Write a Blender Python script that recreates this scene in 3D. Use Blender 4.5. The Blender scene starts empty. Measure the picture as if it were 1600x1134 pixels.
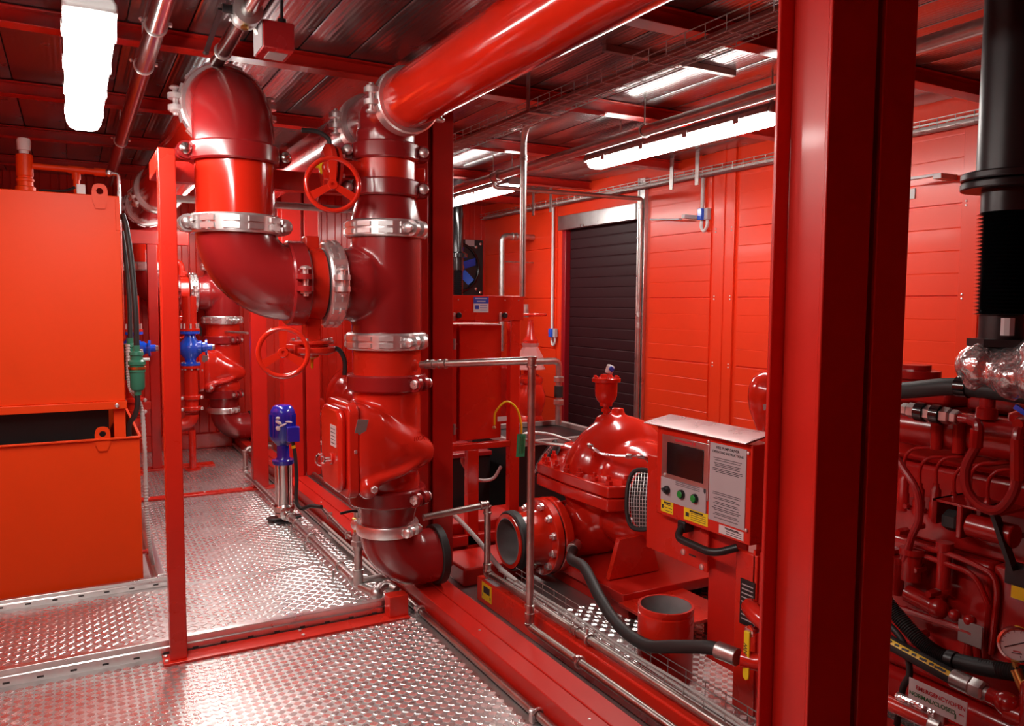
import bpy, bmesh, math, random
from mathutils import Vector as V, Matrix as MX
random.seed(7)
PI = math.pi
scene = bpy.context.scene
C = scene.collection

# ------------------------------------------------------------------ camera, world, exposure
cam_d = bpy.data.cameras.new('camera')
cam_d.sensor_width = 36.0
cam_d.lens = 1237.0 / 1600.0 * 36.0
cam_d.clip_start = 0.02
cam = bpy.data.objects.new('camera', cam_d)
C.objects.link(cam)
YAW, PITCH, ROLL = math.radians(29.0), math.radians(4.25), math.radians(-0.40)
fw = V((math.sin(YAW) * math.cos(PITCH), math.cos(YAW) * math.cos(PITCH), -math.sin(PITCH)))
rt = V((math.cos(YAW), -math.sin(YAW), 0))
dn = fw.cross(rt)
rt2 = rt * math.cos(ROLL) + dn * math.sin(ROLL)
dn2 = -rt * math.sin(ROLL) + dn * math.cos(ROLL)
m = MX((rt2, -dn2, -fw)).transposed().to_4x4()
m.translation = (0, 0, 1.5)
cam.matrix_world = m
scene.camera = cam

w = bpy.data.worlds.new('world')
scene.world = w
w.use_nodes = True
w.node_tree.nodes['Background'].inputs[0].default_value = (0.02, 0.02, 0.022, 1)
w.node_tree.nodes['Background'].inputs[1].default_value = 0.3
scene.view_settings.view_transform = 'Standard'
scene.view_settings.look = 'None'
scene.view_settings.gamma = 1.0
scene.view_settings.use_curve_mapping = False
scene.view_settings.exposure = 0.0
scene.cycles.max_bounces = 7
scene.cycles.diffuse_bounces = 4
scene.cycles.glossy_bounces = 4
scene.cycles.caustics_reflective = False
scene.cycles.caustics_refractive = False
scene.cycles.sample_clamp_indirect = 6.0
LAMP = 49.0            # emission strength of the luminaire diffusers

# ------------------------------------------------------------------ materials
MATS = {}
def mat(name, col, rough=0.4, metal=0.0, coat=0.0, var=0.0, vscale=6.0, rvar=0.0, bump=0.0, bscale=60.0,
        bdist=0.002, emit=None, spec=0.5, wave=None, aniso=0.0):
    m_ = bpy.data.materials.new(name)
    m_.use_nodes = True
    nt = m_.node_tree
    b = nt.nodes['Principled BSDF']
    b.inputs['Base Color'].default_value = (*col, 1)
    b.inputs['Roughness'].default_value = rough
    b.inputs['Metallic'].default_value = metal
    b.inputs['Coat Weight'].default_value = coat
    b.inputs['Coat Roughness'].default_value = 0.10
    b.inputs['Specular IOR Level'].default_value = spec
    b.inputs['Anisotropic'].default_value = aniso
    tc = nt.nodes.new('ShaderNodeTexCoord')
    if var or rvar:
        n = nt.nodes.new('ShaderNodeTexNoise')
        n.inputs['Scale'].default_value = vscale
        n.inputs['Detail'].default_value = 5
        nt.links.new(tc.outputs['Object'], n.inputs['Vector'])
        if var:
            r = nt.nodes.new('ShaderNodeValToRGB')
            r.color_ramp.elements[0].position = 0.3
            r.color_ramp.elements[1].position = 0.7
            r.color_ramp.elements[0].color = (*[max(0, c * (1 - var)) for c in col], 1)
            r.color_ramp.elements[1].color = (*[min(1, c * (1 + var)) for c in col], 1)
            nt.links.new(n.outputs['Fac'], r.inputs['Fac'])
            nt.links.new(r.outputs['Color'], b.inputs['Base Color'])
        if rvar:
            mr = nt.nodes.new('ShaderNodeMapRange')
            mr.inputs['To Min'].default_value = max(0.03, rough - rvar)
            mr.inputs['To Max'].default_value = min(1, rough + rvar)
            nt.links.new(n.outputs['Fac'], mr.inputs['Value'])
            nt.links.new(mr.outputs['Result'], b.inputs['Roughness'])
    if bump:
        n2 = nt.nodes.new('ShaderNodeTexNoise')
        n2.inputs['Scale'].default_value = bscale
        n2.inputs['Detail'].default_value = 3
        nt.links.new(tc.outputs['Object'], n2.inputs['Vector'])
        bp = nt.nodes.new('ShaderNodeBump')
        bp.inputs['Strength'].default_value = bump
        bp.inputs['Distance'].default_value = bdist
        nt.links.new(n2.outputs['Fac'], bp.inputs['Height'])
        nt.links.new(bp.outputs['Normal'], b.inputs['Normal'])
    if wave:                                  # fine pressed ribs: (axis, scale, strength)
        wv = nt.nodes.new('ShaderNodeTexWave')
        wv.bands_direction = wave[0]
        wv.inputs['Scale'].default_value = wave[1]
        nt.links.new(tc.outputs['Object'], wv.inputs['Vector'])
        bp = nt.nodes.new('ShaderNodeBump')
        bp.inputs['Strength'].default_value = wave[2]
        bp.inputs['Distance'].default_value = 0.002
        nt.links.new(wv.outputs['Fac'], bp.inputs['Height'])
        nt.links.new(bp.outputs['Normal'], b.inputs['Normal'])
    if emit:
        b.inputs['Emission Color'].default_value = (*emit[0], 1)
        b.inputs['Emission Strength'].default_value = emit[1]
    MATS[name] = m_
    return m_

RED = (0.67, 0.021, 0.008)
mat('wall_red', (0.78, 0.041, 0.009), 0.32, spec=0.4, coat=0.08, var=0.05, vscale=1.5, rvar=0.05)
mat('far_red', (0.70, 0.028, 0.014), 0.32, coat=0.15, var=0.05, vscale=1.5)
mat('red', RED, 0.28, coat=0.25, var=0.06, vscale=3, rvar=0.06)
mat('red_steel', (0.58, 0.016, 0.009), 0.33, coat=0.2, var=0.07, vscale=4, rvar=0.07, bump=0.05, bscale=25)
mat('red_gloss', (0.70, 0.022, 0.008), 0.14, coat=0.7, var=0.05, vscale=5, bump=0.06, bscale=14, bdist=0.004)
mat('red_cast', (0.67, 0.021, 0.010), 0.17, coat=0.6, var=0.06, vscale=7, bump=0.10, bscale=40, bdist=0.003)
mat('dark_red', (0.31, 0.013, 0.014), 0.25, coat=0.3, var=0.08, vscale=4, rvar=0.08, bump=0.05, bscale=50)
mat('tank_orange', (0.84, 0.058, 0.004), 0.45, spec=0.3, var=0.04, vscale=1.2, rvar=0.05)
mat('engine_red', (0.36, 0.007, 0.006), 0.24, coat=0.5, var=0.15, vscale=10, bump=0.12, bscale=60)
mat('galv', (0.52, 0.50, 0.485), 0.38, 1.0, var=0.18, vscale=22, rvar=0.10)
mat('zinc', (0.82, 0.80, 0.79), 0.34, 0.90, var=0.04, vscale=30, rvar=0.05, bump=0.03, bscale=60)
mat('chrome', (0.80, 0.79, 0.78), 0.14, 1.0, rvar=0.05)
mat('steel_pipe', (0.50, 0.46, 0.43), 0.32, 1.0, var=0.15, vscale=16, rvar=0.08)
mat('stainless', (0.62, 0.61, 0.59), 0.22, 1.0, rvar=0.06)
mat('alu', (0.72, 0.71, 0.70), 0.30, 1.0, var=0.10, vscale=9, rvar=0.08)
mat('tread_bar', (0.80, 0.775, 0.76), 0.27, 0.92, var=0.05, vscale=3, rvar=0.06)
mat('tread', (0.60, 0.58, 0.57), 0.38, 0.88, var=0.05, vscale=3, rvar=0.05)
mat('ceil_metal', (0.40, 0.36, 0.36), 0.26, 0.9, var=0.06, vscale=3, rvar=0.06, wave=('X', 13, 0.34))
mat('black', (0.012, 0.012, 0.013), 0.38, rvar=0.08)
mat('black_gloss', (0.006, 0.006, 0.007), 0.16, coat=0.5)
mat('rubber', (0.016, 0.015, 0.015), 0.55, bump=0.1, bscale=120)
mat('dark_inside', (0.030, 0.026, 0.026), 0.6)
mat('grey_lining', (0.27, 0.26, 0.26), 0.5, var=0.2, vscale=9)
mat('blue', (0.016, 0.022, 0.42), 0.22, coat=0.5, var=0.06, bump=0.06, bscale=40)
mat('blue_bright', (0.01, 0.10, 0.75), 0.25, coat=0.4)
mat('green', (0.03, 0.20, 0.12), 0.38, var=0.10)
mat('tag_green', (0.03, 0.36, 0.16), 0.6)
mat('button_green', (0.02, 0.30, 0.05), 0.35)
mat('yellow', (0.85, 0.56, 0.01), 0.45)
mat('label_yellow', (0.90, 0.70, 0.02), 0.5)
mat('brass', (0.62, 0.42, 0.12), 0.3, 1.0)
mat('white', (0.80, 0.79, 0.77), 0.45)
mat('label_white', (0.72, 0.68, 0.68), 0.5)
mat('label_grey', (0.50, 0.45, 0.46), 0.42, var=0.05)
mat('print_dark', (0.03, 0.025, 0.03), 0.6)
mat('print_red', (0.55, 0.02, 0.03), 0.6)
mat('print_green', (0.03, 0.16, 0.05), 0.6)
mat('print_blue', (0.03, 0.06, 0.45), 0.5)
mat('cable_grey', (0.52, 0.48, 0.46), 0.45)
mat('shutter', (0.022, 0.004, 0.006), 0.5, spec=0.3)
mat('shutter_frame', (0.30, 0.006, 0.012), 0.3, coat=0.2)
mat('lamp_body', (0.55, 0.54, 0.53), 0.5)
mat('diffuser', (0.9, 0.9, 0.9), 0.5, emit=((1.0, 0.955, 0.90), LAMP))
mat('diffuser_side', (0.9, 0.9, 0.9), 0.5, emit=((1.0, 0.96, 0.92), LAMP))
mat('foil', (0.75, 0.72, 0.72), 0.22, 0.9, bump=0.9, bscale=18, bdist=0.02)
mat('card', (0.52, 0.33, 0.16), 0.7)
mat('dial', (0.88, 0.87, 0.86), 0.4)
mat('brown_grey', (0.30, 0.22, 0.21), 0.6)
mat('clear_plastic', (0.62, 0.26, 0.25), 0.15, coat=0.4)
mat('hood', (0.36, 0.20, 0.20), 0.28, 0.75, rvar=0.08)

# ------------------------------------------------------------------ mesh building helpers
def frame(z, x=None):
    z = V(z).normalized()
    if x is None:
        x = V((0, 0, 1)) if abs(z.z) < 0.9 else V((1, 0, 0))
    x = V(x)
    x = (x - z * x.dot(z)).normalized()
    y = z.cross(x)
    return MX((x, y, z)).transposed()

class MB:
    def __init__(s):
        s.v = []; s.f = []
    def add(s, vs, fs):
        n = len(s.v)
        s.v += [V(p) for p in vs]
        s.f += [tuple(i + n for i in f) for f in fs]
        return s
    def box(s, lo, hi):
        x0, y0, z0 = lo; x1, y1, z1 = hi
        return s.add([(x0,y0,z0),(x1,y0,z0),(x1,y1,z0),(x0,y1,z0),(x0,y0,z1),(x1,y0,z1),(x1,y1,z1),(x0,y1,z1)],
                     [(3,2,1,0),(4,5,6,7),(0,1,5,4),(1,2,6,5),(2,3,7,6),(3,0,4,7)])
    def obox(s, c, size, R):               # oriented box, R a 3x3 matrix
        c = V(c); a, b, d = [t / 2 for t in size]
        n = len(s.v)
        s.box((-a,-b,-d), (a,b,d))
        for i in range(n, len(s.v)):
            s.v[i] = c + R @ s.v[i]
        return s
    def bar(s, p0, p1, w_, h_, up=(0,0,1)):
        p0 = V(p0); p1 = V(p1); d = p1 - p0
        R = frame(d, up)
        return s.obox((p0 + p1) / 2, (h_, w_, d.length), R)
    def lathe(s, p, z, prof, n=32, x=None, a0=0.0, a1=2 * PI, cap=True):
        R = frame(z, x); p = V(p)
        full = abs(a1 - a0 - 2 * PI) < 1e-6
        k = n if full else n + 1
        vs = []
        for (r, h) in prof:
            for i in range(k):
                a = a0 + (a1 - a0) * i / n
                vs.append(p + R @ V((r * math.cos(a), r * math.sin(a), h)))
        fs = []
        for j in range(len(prof) - 1):
            for i in range(n):
                i2 = (i + 1) % k
                fs.append((j*k+i, j*k+i2, (j+1)*k+i2, (j+1)*k+i))
        if cap and full:
            if prof[0][0] > 1e-6: fs.append(tuple(range(k - 1, -1, -1)))
            if prof[-1][0] > 1e-6: fs.append(tuple((len(prof)-1)*k + i for i in range(k)))
        return s.add(vs, fs)
    def cyl(s, p0, p1, r, r1=None, n=24, cap=True):
        p0 = V(p0); p1 = V(p1); r1 = r if r1 is None else r1
        return s.lathe(p0, p1 - p0, [(r, 0), (r1, (p1 - p0).length)], n, cap=cap)
    def pipe(s, p0, p1, r, ri, n=36):      # open pipe with wall thickness
        p0 = V(p0); p1 = V(p1); L = (p1 - p0).length
        return s.lathe(p0, p1 - p0, [(ri, 0), (r, 0), (r, L), (ri, L), (ri, 0)], n, cap=False)
    def tube(s, pts, r, n=12, cap=True, rs=None):
        pts = [V(p) for p in pts]
        t0 = (pts[1] - pts[0]).normalized()
        R = frame(t0); x = R.col[0].copy()
        k = len(pts); vs = []
        for j, p in enumerate(pts):
            t = (pts[min(j+1, k-1)] - pts[max(j-1, 0)]).normalized()
            x = (x - t * x.dot(t)).normalized(); y = t.cross(x)
            rr = rs[j] if rs else r
            for i in range(n):
                a = 2 * PI * i / n
                vs.append(p + x * (rr * math.cos(a)) + y * (rr * math.sin(a)))
        fs = [(j*n+i, j*n+(i+1) % n, (j+1)*n+(i+1) % n, (j+1)*n+i) for j in range(k-1) for i in range(n)]
        if cap:
            fs.append(tuple(range(n-1, -1, -1))); fs.append(tuple((k-1)*n+i for i in range(n)))
        return s.add(vs, fs)
    def elbow(s, c, u, v, Rb, r, n=36, seg=14, a1=PI/2, r1=None):
        # centre of bend c; starts at c+u*Rb heading v
        c = V(c); u = V(u).normalized(); v = V(v).normalized()
        pts = []; w_ = u.cross(v)
        vs = []
        for j in range(seg + 1):
            a = a1 * j / seg
            e = u * math.cos(a) + v * math.sin(a)
            for i in range(n):
                b = 2 * PI * i / n
                rr = r if r1 is None else r + (r1 - r) * j / seg
                vs.append(c + e * (Rb + rr * math.cos(b)) + w_ * (rr * math.sin(b)))
        fs = [(j*n+i, j*n+(i+1) % n, (j+1)*n+(i+1) % n, (j+1)*n+i) for j in range(seg) for i in range(n)]
        fs = [tuple(reversed(f)) for f in fs]
        fs.append(tuple(range(n))); fs.append(tuple(seg*n+i for i in range(n-1, -1, -1)))
        return s.add(vs, fs)
    def prism(s, poly, d0, d1, R=None, o=(0,0,0)):   # polygon in local xy extruded along local z
        R = R or MX.Identity(3); o = V(o); n = len(poly)
        vs = [o + R @ V((x, y, d0)) for x, y in poly] + [o + R @ V((x, y, d1)) for x, y in poly]
        fs = [tuple(range(n-1, -1, -1)), tuple(range(n, 2*n))] + [(i, (i+1) % n, n+(i+1) % n, n+i) for i in range(n)]
        return s.add(vs, fs)
    def torus(s, c, z, Rb, r, n=40, k=10, a0=0.0, a1=2*PI, x=None):
        R = frame(z, x); c = V(c)
        pts = [c + R @ V((Rb*math.cos(a0+(a1-a0)*i/n), Rb*math.sin(a0+(a1-a0)*i/n), 0)) for i in range(n+1)]
        if abs(a1-a0-2*PI) > 1e-6:
            return s.tube(pts, r, k)
        vs = []
        for i in range(n):
            a = 2*PI*i/n
            for j in range(k):
                b = 2*PI*j/k
                q = (Rb + r*math.cos(b))
                vs.append(c + R @ V((q*math.cos(a), q*math.sin(a), r*math.sin(b))))
        fs = [(i*k+j, ((i+1) % n)*k+j, ((i+1) % n)*k+(j+1) % k, i*k+(j+1) % k) for i in range(n) for j in range(k)]
        return s.add(vs, fs)
    def ell(s, c, rad, n=24, k=14, R=None):          # ellipsoid
        R = R or MX.Identity(3); c = V(c)
        vs = [c + R @ V((0, 0, -rad[2]))]
        for j in range(1, k):
            b = -PI/2 + PI*j/k
            for i in range(n):
                a = 2*PI*i/n
                vs.append(c + R @ V((rad[0]*math.cos(b)*math.cos(a), rad[1]*math.cos(b)*math.sin(a), rad[2]*math.sin(b))))
        vs.append(c + R @ V((0, 0, rad[2])))
        fs = [(0, 1+(i+1) % n, 1+i) for i in range(n)]
        for j in range(k-2):
            fs += [(1+j*n+i, 1+j*n+(i+1) % n, 1+(j+1)*n+(i+1) % n, 1+(j+1)*n+i) for i in range(n)]
        t = len(vs)-1
        fs += [(1+(k-2)*n+i, 1+(k-2)*n+(i+1) % n, t) for i in range(n)]
        return s.add(vs, fs)
    def hexb(s, p, z, r, h, x=None):                 # hexagon head
        return s.lathe(p, z, [(r*0.9, 0), (r, h*0.1), (r, h*0.85), (r*0.82, h)], 6, x)
    def build(s, name, material, parent=None, bev=0.0, sharp=35, remesh=0.0, smooth=0):
        o0 = parent.get('_o') if parent is not None else None
        off = V(o0) if o0 is not None else V((0, 0, 0))
        me = bpy.data.meshes.new(name)
        me.from_pydata([p - off for p in s.v], [], s.f)
        me.materials.append(MATS[material])
        me.polygons.foreach_set('use_smooth', [True]*len(me.polygons))
        if not remesh:
            me.set_sharp_from_angle(angle=math.radians(sharp))
        me.update()
        o = bpy.data.objects.new(name, me)
        C.objects.link(o)
        if parent is not None:
            o.parent = parent
            if o0 is not None: o['_o'] = o0
        if remesh:
            mo = o.modifiers.new('remesh', 'REMESH'); mo.mode = 'VOXEL'; mo.voxel_size = remesh; mo.use_smooth_shade = True
            if smooth:
                sm = o.modifiers.new('smooth', 'SMOOTH'); sm.factor = 0.5; sm.iterations = smooth
        if bev:
            bm_ = o.modifiers.new('bevel', 'BEVEL'); bm_.width = bev; bm_.segments = 2
            bm_.limit_method = 'ANGLE'; bm_.angle_limit = math.radians(40)
        return o

def tag(o, label, cat, group=None):
    o['label'] = label; o['category'] = cat
    if group: o['group'] = group
    return o
def struct(o):
    o['kind'] = 'structure'; return o
def stuff(o):
    o['kind'] = 'stuff'; return o
def thing(name, label, cat, loc, group=None):
    o = bpy.data.objects.new(name, None)
    C.objects.link(o)
    o.location = loc; o.empty_display_size = 0.05
    o['_o'] = tuple(loc)
    return tag(o, label, cat, group)
def copy_tree(o, dx, label=None, parent=None):
    c = o.copy(); C.objects.link(c)
    if parent is not None: c.parent = parent
    else: c.location = V(o.location) + V(dx)
    if label: c['label'] = label
    for ch in list(o.children): copy_tree(ch, dx, None, c)
    return c
def share(name, src, parent, loc=None, rot=None):    # another object on the same mesh data
    o = bpy.data.objects.new(name, src.data); C.objects.link(o); o.parent = parent
    if loc is not None: o.location = loc
    if rot is not None: o.rotation_euler = rot
    return o
def arc_pts(pts, r=0.05, seg=6):                     # polyline with rounded corners
    pts = [V(p) for p in pts]; out = [pts[0]]
    for i in range(1, len(pts)-1):
        a, b, c = pts[i-1], pts[i], pts[i+1]
        d0 = (a-b); d1 = (c-b)
        rr = min(r, d0.length*0.49, d1.length*0.49)
        p0 = b + d0.normalized()*rr; p1 = b + d1.normalized()*rr
        for k in range(seg+1):
            t = k/seg
            out.append(p0*(1-t)**2 + b*2*t*(1-t) + p1*t*t)
    out.append(pts[-1]); return out
def spline(pts, seg=8):                              # Catmull-Rom through the points
    pts = [V(p) for p in pts]; q = [pts[0]*2-pts[1]] + pts + [pts[-1]*2-pts[-2]]; out = []
    for i in range(1, len(q)-2):
        for k in range(seg):
            t = k/seg
            out.append(0.5*((2*q[i]) + (q[i+1]-q[i-1])*t + (2*q[i-1]-5*q[i]+4*q[i+1]-q[i+2])*t*t + (3*q[i]-q[i-1]-3*q[i+1]+q[i+2])*t**3))
    out.append(pts[-1]); return out
def text(name, s_, p, xdir, up, size, material, parent, align='LEFT'):   # flat printed lettering, converted to a mesh
    cu = bpy.data.curves.new(name, 'FONT'); cu.body = s_; cu.size = size; cu.align_x = align
    cu.extrude = 0.0002; cu.offset = size*0.018
    tmp = bpy.data.objects.new('tmp', cu); C.objects.link(tmp)
    dg = bpy.context.evaluated_depsgraph_get()
    me = bpy.data.meshes.new_from_object(tmp.evaluated_get(dg))
    bpy.data.objects.remove(tmp)
    x = V(xdir).normalized(); y = V(up).normalized(); z = x.cross(y)
    R = MX((x, y, z)).transposed()
    off = V(parent['_o']) if parent is not None and parent.get('_o') is not None else V((0,0,0))
    me.transform(MX.Translation(V(p)-off) @ R.to_4x4())
    me.materials.clear(); me.materials.append(MATS[material])
    o = bpy.data.objects.new(name, me); C.objects.link(o)
    if parent is not None:
        o.parent = parent; o['_o'] = parent.get('_o')
    return o

# ------------------------------------------------------------------ the room
XL, XR, YB, YF, ZC = -1.45, 4.40, -1.6, 8.65, 2.68
YG = [1.28 + 1.287 * k for k in range(-2, 6)]        # column / beam grid lines

floor = struct(MB().box((XL, YB, -0.06), (XR, YF, 0)).build('floor', 'tread'))
floor['_o'] = (0, 0, 0)
# raised five-bar tread groups in a checker of two directions
def tread(name, x0, x1, y0, y1, fine):
    b = MB(); p = 0.034
    nx = int((x1-x0)/p); ny = int((y1-y0)/p)
    for i in range(nx):
        for j in range(ny):
            cx = x0+(i+0.5)*p; cy = y0+(j+0.5)*p
            s_ = 1 if (i+j) % 2 == 0 else -1
            c, s2 = math.cos(s_*PI/4), math.sin(s_*PI/4)
            rows = [(-0.0094, .0115), (-0.0047, .0145), (0, .0155), (0.0047, .0145), (0.0094, .0115)] if fine else [(0, .0165)]
            wd = 0.0023 if fine else 0.0085
            for (q, L) in rows:
                vs = []
                for (u, v_, z) in ((-L, q-wd, 0), (L, q-wd, 0), (L, q+wd, 0), (-L, q+wd, 0), (-L*.8, q-wd*.4, .0021), (L*.8, q-wd*.4, .0021), (L*.8, q+wd*.4, .0021), (-L*.8, q+wd*.4, .0021)):
                    vs.append((cx+u*c-v_*s2, cy+u*s2+v_*c, z))
                b.add(vs, [(4,5,6,7),(0,1,5,4),(1,2,6,5),(2,3,7,6),(3,0,4,7)])
    return stuff(b.build(name, 'tread_bar', floor, sharp=20))
tread('tread_pattern', -0.75, 1.40, 1.55, 3.54, True)
tread('tread_pattern', -0.75, 1.40, 3.61, 4.455, False)
tread('tread_pattern', 0.40, 1.40, 4.46, YF-0.08, False)
tread('tread_pattern', 1.95, 3.0, 1.5, 3.2, True)

ceiling = struct(MB().box((XL, YB, ZC+0.03), (XR, YF, ZC+0.09)).build('ceiling', 'ceil_metal'))
ceiling['_o'] = (0, 0, 0)
for (xa, xb) in ((XL, 1.44), (1.74, XR)):
    src = {}
    n = round((xb-xa)/0.24); wdt = (xb-xa)/n
    for g in range(len(YG)):
        ya = YG[g]; yb = (YG[g+1] if g+1 < len(YG) else YF)
        key = round(yb-ya, 3)
        for i in range(n):
            if key not in src:
                hw = wdt/2
                src[key] = MB().prism([(-hw+.003, 0.03), (-hw+.003, 0.003), (-hw+.010, 0), (hw-.010, 0), (hw-.003, 0.003), (hw-.003, 0.03)], 0, yb-ya, MX(((1,0,0),(0,0,1),(0,1,0))).transposed()).build('ceiling_panel', 'ceil_metal', ceiling)
                o = src[key]
            else:
                o = share('ceiling_panel', src[key], ceiling)
            o.location = (xa+(i+.5)*wdt, ya, ZC)
for k, y in enumerate(YG[1:]):
    for side, (xa, xb) in enumerate(((XL, 1.45), (1.73, XR))):
        b = MB().box((xa, y-.045, ZC-.075), (xb, y+.045, ZC-.068)).box((xa, y-.006, ZC-.068), (xb, y+.006, ZC-.003)).box((xa, y-.045, ZC-.012), (xb, y+.045, ZC-.003))
        o = b.build('ceiling_beam', 'red_steel', bev=.002)
        order = ['first', 'second', 'third', 'fourth', 'fifth', 'sixth', 'seventh'][k]
        tag(o, 'red steel ceiling cross beam over the %s bay, %s counted from behind the camera' % (('tank', 'pump')[side], order), 'beam', 'red ceiling cross beams')

# walls
def panel_wall_x(name, x, sgn, y0, y1, holes, mat_):
    w_ = struct(MB().box((min(x, x+sgn*.06), y0, 0), (max(x, x+sgn*.06), y1, ZC+.05)).build(name, mat_)); w_['_o'] = (0,0,0)
    return w_
DY0, DY1, DZ = 5.62, 6.86, 2.27
wr = MB()
for (a, b_, z0, z1) in ((YB, DY0, 0, ZC+.05), (DY1, YF, 0, ZC+.05), (DY0, DY1, DZ, ZC+.05)):
    wr.box((XR, a, z0), (XR+.08, b_, z1))
wall_r = struct(wr.build('wall_right', 'wall_red')); wall_r['_o'] = (0,0,0)
posts = [YB+.1, 0.55, 2.6, 4.57, 7.05, YF-.02]
sections = [(0.65, 2.5), (2.7, 4.42), (4.72, 5.46), (6.98, YF-.1)]
zs = [0.02, .52, 1.04, 1.56, 2.08, 2.60]
for (a, b_) in sections:
    first = None
    for i in range(len(zs)-1):
        pb = MB(); z0 = zs[i]+.004; z1 = zs[i+1]-.004
        # a pressed panel with shallow horizontal ribs
        prof = [(0, z0)]
        nr = 4
        for r_ in range(nr):
            zz = z0+(z1-z0)*(r_+.5)/nr
            prof += [(.0115, z0+(z1-z0)*r_/nr+.004), (.0115, z0+(z1-z0)*(r_+1)/nr-.003), (.0105, z0+(z1-z0)*(r_+1)/nr-.0015)]
        prof += [(0, z1)]
        pb.prism([(q, zz) for q, zz in prof], a, b_, MX(((-1,0,0),(0,0,1),(0,1,0))).transposed(), (XR, 0, 0))
        pb.build('panel', 'wall_red', wall_r, sharp=4)
for y in (2.6, 4.57):
    MB().box((XR-.022, y-.11, 0), (XR, y+.11, ZC)).build('post_cover', 'wall_red', wall_r, bev=.002)
    MB().box((XR-.030, y-.012, 0), (XR-.02, y+.012, ZC)).build('post_seam', 'wall_red', wall_r, bev=.002)
    for z in zs[1:-1]:
        for s_ in (-1, 1):
            for q in (-.012, .012):
                MB().lathe((XR-.022, y+s_*.085, z+q), (-1,0,0), [(.007, 0), (.006, .003), (.002, .005)], 8).build('rivet', 'zinc', wall_r)
# far wall: upright ribbed panels
wall_f = struct(MB().box((XL, YF, 0), (XR+.08, YF+.08, ZC+.05)).build('wall_far', 'far_red')); wall_f['_o'] = (0,0,0)
x = XL+.02; psrc = None
while x < XR-.1:
    wd = 0.225
    if psrc is None:
        pb = MB().prism([(.004, 0), (.010, .012), (.06, .012), (.066, .006), (.072, .012), (.15, .012), (.156, .006), (.162, .012), (wd-.010, .012), (wd-.004, 0)], 0.16, ZC, MX(((1,0,0),(0,-1,0),(0,0,1))).transposed())
        psrc = pb.build('panel', 'far_red', wall_f); o = psrc
    else:
        o = share('panel', psrc, wall_f)
    o.location = (x, YF, 0); x += wd
MB().box((XL, YF-.07, 0), (1.42, YF, .15)).build('base_rail', 'red', wall_f, bev=.004)
wall_l = struct(MB().box((XL-.08, YB, 0), (XL, YF, ZC+.05)).build('wall_left', 'wall_red'))
wall_b = struct(MB().box((XL-.08, YB-.08, 0), (XR+.08, YB, ZC+.05)).build('wall_back', 'wall_red'))

# roller shutter door
door = struct(MB().box((XR+.05, DY0, 0), (XR+.08, DY1, DZ)).build('door_1', 'shutter')); door['_o'] = (0,0,0)
h = 0.098; ssrc = None
for i in range(int(DZ/h)+1):
    if ssrc is None:
        sb = MB().prism([(0, .002), (.005, .008), (.0065, h*.5), (.005, h-.008), (0, h-.002)], DY0+.03, DY1-.03, MX(((-1,0,0),(0,0,1),(0,1,0))).transposed(), (XR+.05, 0, 0))
        ssrc = sb.build('slat', 'shutter', door); o = ssrc
    else: o = share('slat', ssrc, door)
    o.location.z = i*h
MB().box((XR-.012, DY1-.05, 0), (XR+.05, DY1+.02, DZ)).build('guide_rail', 'shutter_frame', door, bev=.003)
MB().box((XR-.035, DY0-.10, 0), (XR+.05, DY0+.0, ZC-.08)).box((XR-.05, DY0-.03, 0), (XR-.03, DY0-.015, ZC-.08)).build('guide_rail', 'alu', door, bev=.003)
MB().box((XR-.06, DY0, DZ-.02), (XR, DY1+.03, DZ+.12)).build('header_box', 'alu', door, bev=.004)
for z in (.45, 1.25, 1.95):
    bb = MB()
    bb.hexb((XR-.035, DY0-.05, z), (-1,0,0), .016, .014)
    bb.build('bolt', 'zinc', door)

# base beams along the joint of the two containers
def beam(name, label, x0, x1):
    t = thing(name, label, 'beam', ((x0+x1)/2, 3.5, 0))
    b = MB().box((x0, YB, 0), (x1, YF-.001, .1))
    b.build('rail', 'red_steel', t, bev=.004)
    return t
bt = beam('base_beam', 'long red floor beam next to the bare tread plate', 1.445, 1.528)
bt2 = beam('base_beam', 'red floor beam on the pump side of the column row', 1.533, 1.625)
for k in range(9):
    MB().lathe((1.49, 1.3+k*.83, .1), (0,0,1), [(.006, 0), (.005, .003), (.001, .004)], 8).build('rivet', 'zinc', bt)

def column(y, label):
    t = thing('steel_column', label, 'column', (1.59, y, .1), 'pairs of red steel columns along the container joint')
    for i, (x0, x1) in enumerate(((1.45, 1.60), (1.625, 1.74))):
        b = MB()
        d = .155/2; tf = .011
        # H-section: flanges face along the room, open channel to the sides
        b.box((x0, y-d, .1), (x1, y-d+tf, ZC-.001)); b.box((x0, y+d-tf, .1), (x1, y+d, ZC-.001))
        xm = x0+.042
        b.box((xm, y-d+tf, .1), (xm+.012, y+d-tf, ZC-.001))
        b.build('post', 'red_steel', t, bev=.003)
    MB().box((1.601, y-.05, .1), (1.624, y+.05, ZC-.001)).build('filler_plate', 'red_steel', t)
    return t
for k in (2, 4, 6):
    column(YG[k]+.0, {2: 'near double red steel column with open channel side, cutting through the foreground', 4: 'middle double red steel column right behind the tall riser', 6: 'far double red steel column behind the blue jockey pump'}[k])

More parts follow.
